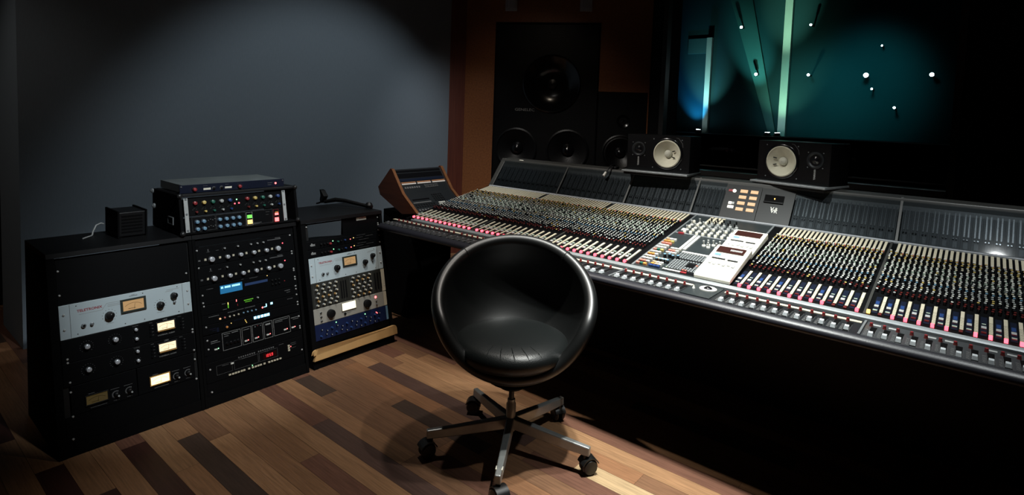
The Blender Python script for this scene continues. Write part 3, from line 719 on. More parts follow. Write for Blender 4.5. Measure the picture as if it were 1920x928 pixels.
bays = [(PX0 + .024, -1.930), (-1.924, -1.484), (-1.476, -1.106), (-1.100, -.960), (-.640, -.236), (-.228, .205), (.212, .50)]
for xa, xb in bays: G().box(xa, xb, .003, BL - .012, .006, .0075, smoke).build('meter_cover', con, PB)
for x in (-1.927, -1.480, -1.103, -.232, .208): G().box(x - .005, x + .005, .0, BL - .004, -.004, .007, bridgef).build('bridge_post', con, PB)
G().box(-.958, -.792, .0, BL - .004, -.004, .006, bridgep).build('monitor_panel', con, PB)
logo = G().box(-.790, -.642, .0, BL - .004, -.004, .005, bridgep).build('logo_panel', con, PB)
for i in range(4):
    for j in range(2): G().box(-.889 + j * .049 - .0, -.855 + j * .049, .048 + i * .034, .0645 + i * .034, .006, .009, amberbtn).build('lit_button', con, PB)
G().box(-.945, -.925, .150, .162, .006, .009, redk).lathe([(.009, 0), (.008, .004)], (-.918, .156, .006), (0, 0, 1), 16, whitebtn).build('lit_button', con, PB)
G().box(-.930, -.916, .079, .092, .006, .009, whitebtn).box(-.914, -.902, .079, .092, .006, .009, greyk).build('lit_button', con, PB)
G().box(-.930, -.902, .057, .071, .006, .009, whitebtn).build('lit_button', con, PB)
text('logo', 'V', .026, logo, T(-.727, .079, .006), white, sx=1.0, bold=.0006)
text('logo', 'VR', .026, logo, T(-.717, .067, .006), white, sx=.95, bold=.0006)
text('logo', 'R', .020, logo, T(-.708, .080, .006), white, sx=.95, bold=.0004)
slotp = G().box(-.772, -.685, .115, .155, .005, .006, blackm).box(-.772, -.685, .110, .116, .005, .012, blackg).build('tape_slot', logo)
G().box(-.728, -.724, .132, .138, .006, .008, amberled).build('indicator_lamp', logo)
G().box(-2.318, -2.284, BL - .012, BL - .004, .0065, .0075, offw).build('label_sticker', con, PB, label='small white label sticker')

# gooseneck lamp clipped on the bridge
gl_ = thing('console_lamp', 'small black clip lamp hanging over the top edge of the meter bridge', 'lamp', T(-1.625, 2.935, 1.064))
G().box(-.018, .018, -.02, .02, 0, .012, black).build('clip', gl_, bevel=.002)
G().tube([(0, 0, .01), (0, -.012, .022), (-.004, -.034, .020), (-.010, -.058, .002), (-.016, -.075, -.022)], .004, 8, black).build('neck', gl_, smooth=True)
G().lathe([(.006, 0), (.008, .01), (.009, .026)], (-.016, -.073, -.018), (-.25, -.5, -.85), 12, white).build('lamp_head', gl_, smooth=True)

# ---- two remote units
def remote(x0, s0, L, tiltd, lab, bars):
    w = .136; M = SPm @ T(x0 + w / 2, s0, .006) @ Matrix.Rotation(R(tiltd), 4, 'X')
    o = thing('remote_control', lab, 'remote control', M, 'effects remotes on the console')
    G().prism([(0, 0), (0, .012), (.006, .018), (L - .02, .026), (L, .026), (L, 0)], lambda a, b_, d: (d, a, b_), -w / 2, w / 2, offw).build('casing', o, bevel=.003)
    P = Matrix.Rotation(R(2.1), 4, 'X')
    z = .0183
    dsp = G().box(-.053, .053, L - .065, L - .017, z, z + .0025, mat('dark red display' if 'dark red display' not in MATS else 'dark red display b', (.035, .012, .01), .25)).build('display', o, P)
    if bars:
        q = G()
        for k in range(9): q.box(-.002 + k * .0052, .0015 + k * .0052, L - .048, L - .034, z + .0025, z + .003, whiteled if 0 else greyk)
        q.build('digits', dsp)
    G().box(-.05, -.026, L - .092, L - .076, z, z + .0012, blueg).build('badge', o, P)
    G().box(-.05, .002, L - .122, L - .114, z, z + .002, panelg).build('slot', o, P)
    G().box(.012, .05, L - .124, L - .116, z, z + .002, panelg).build('slot', o, P)
    for k in range(6): G().box(-.048 + k * .018, -.038 + k * .018, L - .165 - .006 * (k % 2), L - .148 - .006 * (k % 2), z, z + .003, greyk).build('slider_cap', o, P)
    for k in range(6): G().box(-.0435 + k * .018, -.0425 + k * .018, L - .195, L - .135, z, z + .0008, grey).build('slider_slot', o, P)
remote(-.803, .248, .232, 1.5, 'cream remote unit lying behind the other, unlit display', False)
remote(-.800, -.008, .262, 3.5, 'cream remote unit nearest the faders, digits on its display', True)

# ------------------------------------------------------------------ small white-cone speakers on shelves
def nearfield(c, ang, side, lab, lab2):
    M = T(c[0], c[1], c[2] - .1075) @ Matrix.Rotation(R(ang), 4, 'Z')
    o = thing('bookshelf_speaker', lab, 'speaker', M, 'white cone speakers on the meter bridge')
    w, h, d = .191, .215, .199
    wx = side * .0585
    cabinet(-w, w, 0, h, d, [(wx, .108, .084)], cab, 48).build('cabinet', o, Matrix.Rotation(R(90), 4, 'X'))
    G().lathe([(.093, -.002), (.093, .004), (.089, .007), (.0825, .007), (.080, .003)], (wx, 0, .108), (0, -1, 0), 48, blackg, False).build('woofer_ring', o, smooth=True)
    wo = G().lathe([(.0815, .004), (.076, .007), (.072, .002), (.024, -.022), (.022, -.024)], (wx, -.002, .108), (0, -1, 0), 48, cone, False).build('woofer', o, smooth=True)
    G().lathe([(.0235, -.020), (.020, -.010), (.012, -.005), (.001, -.003)], (wx, -.002, .108), (0, -1, 0), 32, conec, False).build('dust_cap', wo, smooth=True)
    for a in (28, -30):
        q = R(a); s_ = side * 1.0
        p = Vector((wx + s_ * .033 * math.cos(q), .004, .108 + .033 * math.sin(q)))
        p2 = Vector((wx + s_ * .050 * math.cos(q * .8), -.0012, .108 + .050 * math.sin(q * .8)))
        G().tube([p, p2], .0030, 6, black).build('lead_wire', wo)
    tx = -side * .118
    tw = G().lathe([(.043, 0), (.043, .004), (.036, .005), (.030, .001), (.026, -.004)], (tx, 0, .128), (0, -1, 0), 36, panelg, False).build('tweeter', o, smooth=True)
    G().lathe([(.027, -.003), (.022, -.002), (.012, .004), (.001, .006)], (tx, 0, .128), (0, -1, 0), 28, blackg, False).build('dome', tw, smooth=True)
    for (bx, bz, r) in ((wx - .085, .192, .0035), (wx + .085, .192, .0035), (wx - .085, .024, .0035), (wx + .085, .024, .0035), (tx - .038, .166, .003), (tx + .038, .166, .003), (tx - .038, .09, .003), (tx + .038, .09, .003)):
        G().lathe([(r, 0), (r * .7, .003)], (bx, 0, bz), (0, -1, 0), 8, alud).build('screw', o)
    # printed bracket line
    G().tube([(wx + .05 * 1, -.0006, .204), (wx + .066, -.0006, .2), (wx + .088, -.0006, .172), (wx + .092, -.0006, .15)], .0012, 4, greyd).build('print_line', o)
    text('lettering', 'YAMAHA', .013, o, T(tx, -.0005, .056) @ Matrix.Rotation(R(90), 4, 'X') @ Matrix.Rotation(R(90), 4, 'Z'), grey, bold=.0006)
    # shelf
    s = thing('speaker_shelf', lab2, 'shelf', M @ T(0, 0, -.03), 'speaker shelves on the meter bridge')
    G().box(-.2, .2, -.055, .20, .019, .0298, alud).build('plate', s, bevel=.002)
    for q in (-.13, .13): G().box(q - .02, q + .02, .165, .195, -.25, .019, blackm).build('post', s)
    G().box(-.19, .19, -.045, -.035, .004, .019, black).build('lip', s)
nearfield((-1.46, 3.14, 1.158), 4, 1, 'black speaker with white cone left of the window middle, tweeter at left', 'grey metal shelf under the left white cone speaker')
nearfield((-.742, 3.215, 1.158), -15, -1, 'black speaker with white cone in front of the window, tweeter at right', 'grey metal shelf under the right white cone speaker')

# ------------------------------------------------------------------ wooden sided side desk
sd = thing('control_desk', 'wood sided control desk with a sloped button panel left of the console', 'control desk', T(-2.66, 2.37, 0))
poly = [(-2.695, 1.006), (-2.592, .868), (-2.462, .768), (-2.59, .748), (-2.80, .84), (-2.822, .888), (-2.708, 1.010)]
fnz = lambda a, b_, d: (a, d, b_)
for y0 in (2.160, 2.558):
    sp = G().prism(poly, fnz, y0, y0 + .018, walnut).build('side_panel', sd, world=True, bevel=.002)
    eg = G()
    for (a, b_) in ((poly[0], poly[1]), (poly[1], poly[2])):
        dx, dz = b_[0] - a[0], b_[1] - a[1]; L = math.hypot(dx, dz); nx, nz_ = -dz / L, dx / L
        if nx < 0: nx, nz_ = -nx, -nz_
        eg.prism([a, b_, (b_[0] + nx * .003, b_[1] + nz_ * .003), (a[0] + nx * .003, a[1] + nz_ * .003)], fnz, y0 - .001, y0 + .019, walnute)
    eg.build('edge_strip', sp)
inn = [(-2.700, .998), (-2.600, .866), (-2.472, .768), (-2.59, .754), (-2.79, .845), (-2.81, .888), (-2.712, 1.0)]
G().prism(inn, fnz, 2.178, 2.558, panelg).build('panel', sd, world=True)
stand = G().box(-2.80, -2.56, 2.19, 2.54, .1228, .752, blackm).build('pedestal', sd, world=True)
a, b_ = Vector((-2.700, 0, .998)), Vector((-2.600, 0, .866)); v_ = (b_ - a).normalized(); nn = Vector((-v_.z, 0, v_.x)); nn = nn if nn.x > 0 else -nn
MU = Matrix(((0, -v_.x, nn.x, a.x), (1, -v_.y, nn.y, 2.178), (0, -v_.z, nn.z, a.z), (0, 0, 0, 1)))   # u along y, v up the slope (0 at the top)
PU = sd.matrix_basis.inverted() @ MU
G().box(.01, .37, -.020, -.006, 0, .002, blackg).box(.01, .37, -.060, -.028, 0, .002, blackg).build('display', sd, PU)
G().box(.01, .37, -.082, -.066, 0, .002, navyp).build('display', sd, PU)
sq, so_ = rbox(.0098, .0060, .003, led('pale lit key', (1, .9, .8), .5)), rbox(.0098, .0042, .003, led('orange lit key', (1, .4, .15), .3))
it = []
for i in range(29):
    if i in (9, 19): continue
    it.append((sq, T(.022 + i * .0122, -.1015, 0))); it.append((so_, T(.022 + i * .0122, -.092, 0)))
scatter(sd, 'push_button', it, 100, PU)
it = [(rbox(.012, .012, .003, greyd), T(.03 + i * .018, -.128, 0)) for i in range(7)] + [(rbox(.014, .003, .003, greyd), T(.19 + i * .016, -.118 - .008 * j, 0)) for i in range(7) for j in range(3)]
scatter(sd, 'label_key', it, 100, PU)
a2, b2 = Vector((-2.600, 0, .866)), Vector((-2.472, 0, .768)); v2 = (b2 - a2).normalized(); n2 = Vector((-v2.z, 0, v2.x)); n2 = n2 if n2.x > 0 else -n2
MV = Matrix(((0, -v2.x, n2.x, a2.x), (1, 0, 0, 2.178), (0, -v2.z, n2.z, a2.z), (0, 0, 0, 1))); PV = sd.matrix_basis.inverted() @ MV
G().box(.03, .16, -.062, -.052, 0, .0015, blackg).build('display', sd, PV); G().box(.02, .16, -.085, -.078, 0, .0015, greyd).build('display', sd, PV)
it = [(rbox(.012, .008, .003, black), T(.03 + i * .02, -.10 - .016 * j, 0)) for i in range(8) for j in range(2)] + [(rbox(.010, .008, .003, black), T(.2 + i * .018, -.03 - .016 * j, 0)) for i in range(5) for j in range(4)]
it += [(rbox(.012, .012, .003, greyd), T(.03 + i * .022, -.142, 0)) for i in range(6)] + [(rbox(.05, .006, .003, white), T(.235, -.098 - .012 * j, 0)) for j in range(2)]
scatter(sd, 'panel_key', it, 100, PV)

# the console (channel pitch 37 mm) and its side desk were laid out smaller and nearer, then scaled about the camera with the lamp
for o, at_ in ((con, (-1.045, 2.585, -.135)), (sd, (-2.926, 2.607, -.135)), (gl_, (-1.7875, 3.2285, 1.0354))):
    o.location = at_; o.scale = (1.1, 1.1, 1.1)
con_panel = con.matrix_basis @ PC                    # the remotes lie on the sloped panel and share its scaling about the camera
for o in [q for q in COL.objects if q.parent is None and q.name.startswith('remote_control')]:
    o.matrix_basis = con_panel @ (SPm.inverted() @ o.matrix_basis)
# ------------------------------------------------------------------ equipment racks (fronts lean back)
X0 = -2.58; CS, SN = .9806, .1961
def PF(y0, v=0.0, w=0.0):
    return Matrix(((0, -SN, CS, X0 - SN * v + CS * w), (1, 0, 0, y0), (0, CS, SN, CS * v + SN * w), (0, 0, 0, 1)))
UW = .472
boltg = G().lathe([(.0045, 0), (.0045, .002), (.003, .0045), (.001, .005)], (0, 0, 0), (0, 0, 1), 10, screwm)
def rack(name, label, y0, top, xb, bolts, blanks, la=.03, lb=.018):
    o = thing(name, label, 'equipment rack', PF(y0))
    WI = o.matrix_basis.inverted()
    xt = X0 - SN * top
    for (ya, yb) in ((y0 - la, y0 - .004), (y0 + UW + .004, y0 + UW + lb)):
        G().prism([(X0 + .012, 0), (xt + .012, top * CS), (xb, top * CS), (xb, 0)], lambda a, b_, d: (a, d, b_), ya, yb, blackm).build('side_panel', o, WI)
    ya, yb = y0 - la, y0 + UW + lb
    G().prism([(xt + .016, top * CS), (xt + .012, top * CS + .018), (xb, top * CS + .018), (xb, top * CS)], lambda a, b_, d: (a, d, b_), ya, yb, black).build('top_panel', o, WI)
    G().prism([(X0 + .010, .0), (X0, .045), (xb, .045), (xb, 0)], lambda a, b_, d: (a, d, b_), y0 - .004, y0 + UW + .004, blackm).build('plinth', o, WI)
    for u in (-.004, UW - .016): G().box(u, u + .02, .045, top - .005, -.012, -.002, blacksteel).build('rack_rail', o)
    for (va, vb) in blanks: G().box(0, UW, va + .0008, vb - .0008, 0, .003, panelb).build('blank_panel', o)
    for (u, v) in bolts: inst('bolt', bolt_me, o, T(u, v, .003))
    return o
bolt_me = boltg.mesh('bolt', True)
rack('equipment_rack', 'left equipment rack, low black cabinet holding the cream lit meters', .56, .755, -3.06,
     [(.006, .70), (.006, .607), (.017, .361), (.017, .347), (.020, .272), (.020, .235), (.022, .143), (.460, .607), (.466, .357), (.466, .345), (.466, .266), (.466, .225), (.466, .14), (.018, .06)],
     [(.57, .75), (.045, .145)])
rack('equipment_rack', 'middle equipment rack, black cabinet under the road case', 1.068, .755, -3.06,
     [(.004, .699), (.006, .619), (.012, .494), (.012, .46), (.014, .444), (.016, .35), (.016, .29), (.018, .25), (.018, .16), (.018, .06), (.456, .707), (.458, .624), (.458, .612), (.46, .535), (.46, .525), (.462, .492), (.462, .48), (.462, .445), (.462, .43), (.463, .401), (.464, .363), (.464, .35), (.464, .29), (.464, .24), (.464, .23), (.464, .12)],
     [(.715, .752), (.191, .222), (.045, .10)], .016, .018)
rr_ = rack('equipment_rack', 'right equipment rack with the pale wooden lip at its foot', 1.615, .757, -3.10,
     [(.006, .735), (.466, .735), (.466, .70), (.466, .69), (.466, .66), (.466, .63), (.466, .59), (.466, .335)], [(.10, .134)], .03, .022)
G().box(.225, UW, .658, .752, 0, .003, panelb).box(0, .225, .745, .752, 0, .003, panelb).build('blank_panel', rr_)
G().box(0, .225, .655, .664, -.30, .003, panelb).build('shelf', rr_)
stk = G().box(.32, .387, .732, .750, .0032, .0042, offw).build('label_sticker', rr_, label='small white label sticker')
for k in range(3): G().box(.340 + k * .009, .345 + k * .009, .738, .745, .0042, .0046, grey).build('mark', stk)
lp = []
for k in range(9):
    q = R(90 + 90 * k / 8); lp.append((-.035 + .022 + .022 * math.cos(q), .098 - .022 + .022 * math.sin(q)))
for k in range(9):
    q = R(90 - 90 * k / 8); lp.append((.505 - .022 + .022 * math.cos(q), .098 - .022 + .022 * math.sin(q)))
lp += [(.505, .044), (-.035, .044)]
G().prism(lp, lambda a, b_, d: (a, b_, d), .012, .032, lip).build('front_lip', rr_, bevel=.002, label='pale wooden lip with rounded ends')

def unit(name, label, cat, y0, v0, h, face, depth=.26, group=None, ears=True):
    o = thing(name, label, cat, PF(y0, v0), group)
    G().box(0, UW, .0006, h - .0006, .0005, .005, face).build('front_panel', o, bevel=.0012)
    G().box(.022, UW - .022, .003, h - .003, -depth, .0004, blacksteel).build('chassis', o)
    return o
def fknob(o, u, v, r, h, body, w=.005, ptr=None, name='knob', skirt=None, ang=60, seg=18):
    g = G()
    if skirt: g.lathe([(r * 1.35, 0), (r * 1.3, h * .25), (r * 1.05, h * .3)], (u, v, w), (0, 0, 1), seg, skirt)
    g.lathe([(r, 0), (r * .97, h * .6), (r * .9, h * .94), (r * .75, h)], (u, v, w), (0, 0, 1), seg, body)
    if ptr:
        a = R(ang); g.add([(u + math.cos(a) * r * s - math.sin(a) * q, v + math.sin(a) * r * s + math.cos(a) * q, w + h * z) for s, z in ((.2, 1.01), (.95, .98)) for q in (-r * .09, r * .09)], [(0, 1, 3, 2)], ptr)
    return g.build(name, o, smooth=True)
def fled(o, u, v, m, r=.0022, w=.005): return G().lathe([(r, 0), (r, .001), (r * .7, .002), (.0003, .0026)], (u, v, w), (0, 0, 1), 10, m).build('indicator_lamp', o)
def dash(o, segs, m, w=.0052, name='print'):
    g = G()
    for (u, v, L, t) in segs: g.box(u, u + L, v - t / 2, v + t / 2, w - .0003, w + .0002, m)
    return g.build(name, o)
def dial(o, u, v, r, m, n=11, size=.0012, w=.0052):
    g = G()
    for k in range(n):
        a = R(225 - 270 * k / (n - 1)); g.box(u + r * math.cos(a) - size, u + r * math.cos(a) + size, v + r * math.sin(a) - size, v + r * math.sin(a) + size, w - .0003, w + .0002, m)
    return g.build('dial_marks', o)
def meter(o, u, v, w_, h_, face, bez, t=.006, arc=True, w=.005, bar=None):
    f = G().frame(u - w_ / 2 - t, u + w_ / 2 + t, v - h_ / 2 - t, v + h_ / 2 + t, t, w, w + .006, bez).build('meter', o, bevel=.0008)
    G().box(u - w_ / 2, u + w_ / 2, v - h_ / 2, v + h_ / 2, w, w + .002, face).build('meter_face', f)
    if arc:
        g = G(); pts = []
        for k in range(9):
            a = R(140 - 100 * k / 8); pts.append((u + w_ * .52 * math.cos(a), v - h_ * .42 + h_ * .95 * (math.sin(a) - .15) * .8, w + .0024))
        g.tube(pts, .0005, 4, blackm); g.tube([(u + .002, v - h_ * .42, w + .0026), (u + w_ * .08, v + h_ * .15, w + .0026)], .0005, 4, blackm)
        g.box(u - w_ * .25, u + w_ * .1, v - h_ * .34, v - h_ * .30, w + .002, w + .0024, blackm)
        g.build('scale', f)
    if bar: G().box(u - w_ / 2, u + w_ / 2, v - h_ / 2 - t, v - h_ / 2 - t * .2, w + .006, w + .009, bar).build('lower_bar', f)
    return f

# ---- silver valve levelling amplifiers (3U)
def leveler(y0, v0, lab, s=1.0, ears=True):
    o = unit('leveling_amplifier', lab, 'compressor', y0, v0, .1325, silver, .26, 'silver levelling amplifiers')
    for u in (.034, UW - .034): G().box(u - .0006, u + .0006, .002, .1305, .0052, .0056, greyd).build('groove', o)
    text('lettering', 'TELETRONIX', .0135, o, T(.098, .0995, .0053), redp, sx=1.05, bold=.0004)
    dash(o, [(.062, .086, .075, .0012), (.155, .108, .05, .0012), (.158, .101, .042, .0014), (.158, .095, .046, .0014)], grey, name='print')
    G().add([(.137, .0855, .0056), (.1385, .0855, .0056), (.1565, .1085, .0056), (.155, .1085, .0056)], [(0, 1, 2, 3)], grey).build('print_line', o)
    meter(o, .248, .082, .076, .040, vuwarm, mat('meter bezel dark green' if 'meter bezel dark green' not in MATS else 'meter bezel dark green b', (.02, .028, .022), .5), .008)
    dash(o, [(.235, .119, .03, .002), (.243, .123, .012, .0015)], greyd)
    for (u, v, r) in ((.162, .058, .0165), (.347, .058, .0145), (.402, .086, .0135)):
        fknob(o, u, v, r, .017, black, ptr=grey, ang=55 if r > .016 else 80); 
        if v < .08: dial(o, u, v, r + .008, greyd)
    dash(o, [(.375, .114, .05, .0014), (.37, .108, .03, .0014), (.333, .028, .028, .0016), (.15, .027, .025, .0016)], grey)
    fknob(o, .075, .040, .0085, .008, alud, name='jack_socket'); fknob(o, .075, .040, .004, .012, blackm, name='toggle_switch')
    fknob(o, .102, .040, .0065, .009, alud, name='jewel_lamp'); fknob(o, .402, .058, .0052, .010, greyd and alud, name='toggle_switch')
    for (u, v) in ((.055, .121), (.055, .012), (.215, .012), (.285, .012), (.285, .121), (.418, .121), (.418, .012)): G().lathe([(.0025, 0), (.001, .002)], (u, v, .005), (0, 0, 1), 8, greyd).build('screw', o)
    for u in (.014, UW - .014):
        for v in (.038, .095): inst('rack_bolt', bolt_me, o, T(u, v, .005))
    return o
leveler(.56, .4355, 'silver levelling amplifier in the left rack, red lettering and amber meter')
leveler(1.615, .4345, 'silver levelling amplifier in the right rack beside the wooden sided desk')

# ---- black peak limiters (2U each)
def limiter(v0, lab):
    o = unit('limiting_amplifier', lab, 'compressor', .56, v0, .0885, panelb, .26, 'black limiters in the left rack')
    fknob(o, .080, .046, .0098, .016, alu, skirt=black); fknob(o, .175, .047, .0098, .016, alu, skirt=black)
    dial(o, .080, .046, .022, greyd, 13, .0009); dial(o, .175, .047, .022, greyd, 13, .0009)
    fknob(o, .249, .067, .0065, .012, alu, skirt=black); fknob(o, .249, .029, .0065, .012, alu, skirt=black)
    dial(o, .249, .067, .012, greyd, 7, .0006); dial(o, .249, .029, .012, greyd, 7, .0006)
    meter(o, .362, .056, .066, .031, vuw, blacksteel, .005, bar=ochre)
    text('lettering', 'UREI', .0085, o, T(.36, .081, .0053), grey)
    dash(o, [(.33, .030, .062, .0016)], greyd); text('lettering', 'UNIVERSAL AUDIO', .0068, o, T(.362, .0195, .0053), grey, sx=1.15)
    for k in range(4):
        G().box(.299, .306, .024 + k * .0135, .031 + k * .0135, .005, .009, blackg).build('push_button', o); G().box(.418, .425, .024 + k * .0135, .031 + k * .0135, .005, .009, blackg).build('push_button', o)
        dash(o, [(.309, .028 + k * .0135, .006, .0012), (.428, .028 + k * .0135, .006, .0012)], greyd)
    dash(o, [(.238, .082, .022, .0015), (.30, .080, .012, .0013), (.41, .080, .014, .0013)], greyd)
limiter(.3465, 'upper of the two black limiters under the silver amplifier')
limiter(.2575, 'lower of the two black limiters, second lit meter down')
def halfcomp(u0, v0, face, lab, bez):
    o = thing('half_width_compressor', lab, 'compressor', PF(.56 + u0, v0), 'half width compressors at the foot of the left rack')
    wq = .222
    G().box(.002, wq, .001, .110, .0005, .005, panelb).build('front_panel', o, bevel=.001)
    G().box(.006, wq - .004, .003, .106, -.2, .0004, blacksteel).build('chassis', o)
    meter(o, .083, .041, .070, .032, face, bez, .004)
    for u, a in ((.147, 30), (.193, 30)):
        fknob(o, u, .033, .0075, .012, black, ptr=grey)
        g = G()
        for k in range(9):
            q = R(60 + 25 * k); g.box(u + .0125 * math.cos(q) - .0022, u + .0125 * math.cos(q) + .0022, .033 + .0125 * math.sin(q) - .0022, .033 + .0125 * math.sin(q) + .0022, .005, .0054, greyd)
        g.build('dial_ring', o); fknob(o, u + .006, .025, .004, .014, greyk, name='knob_cap')
        dash(o, [(u - .018, .056, .03, .0016), (u - .01, .010, .02, .0013)], greyd)
    dash(o, [(.055, .065, .022, .002), (.06, .010, .055, .0016)], greyd)
halfcomp(.018, .1455, vudim, 'left half width compressor with its meter dark, foot of left rack', black)
halfcomp(.241, .1455, vub, 'right half width compressor with the brightest yellow meter', ochre)

# ---- middle rack
MYR = 1.068
def sweepeq(v0, lab, du):
    o = unit('parametric_equalizer', lab, 'equalizer', MYR, v0, .0885, panelb, .26, 'silver knobbed equalizers in the middle rack')
    for i, u in enumerate((.062, .134, .196, .260, .323, .383)):
        fknob(o, u + du, .0245, .0125 if i in (0, 5) else .0098, .017, alu, ptr=greyd, ang=35 + 50 * (i % 3), skirt=black)
    sq = rbox(.0085, .0085, .004, cream)
    for u in (.036, .101, .163, .225, .288, .354): G().box(u + du - .0045, u + du + .0045, .0225, .0325, .005, .009, cream).build('push_button', o)
    for u in (.010,): G().box(u + du - .005, u + du + .005, .023, .030, .005, .007, greyd).build('push_button', o)
    for u in (.124, .186, .249, .281, .311):
        fknob(o, u + du, .066, .0042, .012, greyk, skirt=black); dial(o, u + du, .066, .009, greyd, 7, .0005)
    fled(o, .413 + du, .047, redled, .0028)
    dash(o, [(.335 + du, .072, .07, .0035), (.375 + du, .078, .028, .003), (.045 + du, .06, .014, .0012), (.05 + du, .068, .004, .01), (.085 + du, .062, .014, .0014)], greyd)
sweepeq(.6255, 'upper black equalizer with silver knobs in the middle rack', 0)
sweepeq(.5365, 'lower black equalizer with silver knobs, above the blue display', .004)
o = unit('effects_processor', 'black effects processor with a blue lit display in the middle rack', 'effects processor', MYR, .4475, .0885, panelb)
d = G().box(.090, .192, .036, .074, .005, .007, bluedisp).build('display', o)
g = G()
for k in range(16):
    if k in (2, 8): continue
    g.box(.094 + k * .0056, .0978 + k * .0056, .060, .0685, .007, .0074, bluetext)
    g.box(.0952 + k * .0056, .0966 + k * .0056, .0625, .066, .0072, .0076, bluedisp)
g.build('display_text', d)
G().box(.205, .318, .050, .062, .005, .006, bluedim).build('display', o); fled(o, .318, .078, yelbtn, .002)
for k in range(6): fknob(o, .34 + .018 * (k % 3), .030 + .02 * (k // 3), .005, .008, black)
dash(o, [(.19, .084, .012, .0015), (.23, .082, .04, .0015), (.03, .07, .03, .002)], greyd)
fled(o, .405, .035, redk, .003)
o = unit('reverb_processor', 'thin black reverb unit with small green display in the middle rack', 'effects processor', MYR, .403, .044, panelb)
G().box(.118, .122, .010, .034, .005, .006, greend).build('level_bar', o); G().box(.1185, .1215, .026, .036, .0055, .0065, yelbtn).build('level_bar', o)
for u, v in ((.158, .031), (.162, .010)): G().box(u, u + .0025, v, v + .010, .005, .006, redsoft if v > .02 else redk).build('level_bar', o)
g = G()
for k in range(7): g.box(.195 + k * .0065, .2 + k * .0065, .026, .030, .005, .0055, greend)
for k in range(5): g.box(.20 + k * .0065, .2045 + k * .0065, .018, .021, .005, .0055, greend)
g.build('display', o)
dash(o, [(.092, .034, .016, .003), (.095, .008, .018, .003), (.40, .03, .03, .003), (.41, .02, .02, .002)], greyd); fknob(o, .26, .028, .004, .01, greyk)
o = unit('digital_delay', 'thin black delay with a row of cream buttons and white lit digits', 'effects processor', MYR, .3585, .044, panelb)
for k, u in enumerate((.079, .1, .122, .142, .163)): G().lathe([(.0042, 0), (.004, .004), (.002, .005)], (u, .015, .005), (0, 0, 1), 12, amberbtn if k == 0 else (pink if k == 1 else cream)).build('round_button', o)
for k in range(4): G().lathe([(.0042, 0), (.004, .004), (.002, .005)], (.187 + k * .02, .0165, .005), (0, 0, 1), 12, blueg).build('round_button', o)
G().lathe([(.004, 0), (.002, .002)], (.281, .019, .005), (0, 0, 1), 12, redsoft).build('indicator_lamp', o)
g = G().box(.287, .302, .018, .0205, .005, .006, bluetext).box(.298, .3025, .02, .033, .005, .006, bluetext).box(.322, .333, .024, .034, .005, .006, bluetext); g.build('display', o)
dash(o, [(.03, .033, .045, .003), (.115, .034, .04, .003), (.16, .036, .03, .0025), (.195, .036, .05, .003), (.41, .03, .03, .002)], greyd)
o = unit('reverb_processor', 'thin black reverb unit with five bright blue lit keys', 'effects processor', MYR, .314, .044, panelb)
for u in (.24, .257, .274, .29, .305): G().box(u - .0055, u + .0055, .018, .030, .005, .009, blueled).build('lit_key', o)
fknob(o, .105, .015, .0055, .008, orange, name='knob', skirt=navyp); fled(o, .127, .027, yelbtn, .0018); 
for k in range(3): fled(o, .192 + .003 * k, .026 - .007 * k, yelbtn if k != 1 else amberled, .0016)
dash(o, [(.03, .022, .028, .005), (.04, .014, .018, .003), (.14, .035, .05, .0025), (.095, .026, .012, .0025), (.06, .013, .01, .02)], navyp); dash(o, [(.03, .022, .028, .0035)], maroon)
o = unit('gate_processor', 'black unit with five white outlined control boxes in the middle rack', 'effects processor', MYR, .2225, .0885, panelb)
for (ua, ub) in ((.081, .166), (.172, .216), (.221, .272), (.278, .321), (.327, .413)):
    G().frame(ua, ub, .003, .083, .0014, .005, .0055, grey).build('outline', o)
for u, v, m in ((.197, .020, redsoft), (.246, .020, redsoft), (.305, .020, redsoft), (.394, .021, redsoft), (.059, .020, greenled), (.436, .021, redsoft)):
    G().box(u - .017, u - .004, v - .0032, v + .0032, .005, .009, white).build('push_button', o); fled(o, u + .002, v + .001, m, .0024)
fled(o, .248, .075, redk, .002); fled(o, .236, .073, greyk, .002); fled(o, .263, .073, greyk, .002); G().box(.287, .312, .066, .073, .005, .0056, grey).build('badge', o)
dash(o, [(.088, .075, .03, .0015), (.125, .075, .03, .002), (.09, .066, .02, .0015), (.178, .072, .03, .0015), (.335, .074, .07, .0016), (.335, .067, .04, .0012), (.03, .058, .03, .002), (.03, .05, .04, .0015), (.42, .068, .04, .002), (.43, .060, .03, .0012)], grey)
for u in (.1, .118, .136, .152): fknob(o, u, .032, .0055, .008, blackg, skirt=black)
o = unit('harmonizer', 'black processor with red digits 1059 at the foot of the middle rack', 'effects processor', MYR, .10, .0905, panelb)
for (ua, ub) in ((.045, .115), (.124, .238), (.243, .336)): G().frame(ua, ub, .026, .067, .0008, .005, .0053, greyd).build('outline', o)
for k, u in enumerate([.100, .114, .127, .140, .154, .166, .189, .207, .221, .234, .246, .264, .288, .302, .316, .330, .345]):
    G().box(u - .0048, u + .0048, .0085, .0155, .005, .010, cream).build('push_button', o)
G().box(.108, .121, .056, .063, .005, .009, white).build('push_button', o)
for k in range(3): G().box(.389, .399, .034 + k * .011, .042 + k * .011, .005, .009, cream).build('push_button', o)
fled(o, .406, .053, redsoft, .002); fled(o, .207, .021, greenled, .002)
dsp = G().box(.262, .330, .032, .058, .005, .0056, mat('red display window', (.02, .003, .003), .2)).build('display', o)
SEGS = {'1': 'bc', '0': 'abcdef', '5': 'afgcd', '9': 'abcdfg'}
g = G()
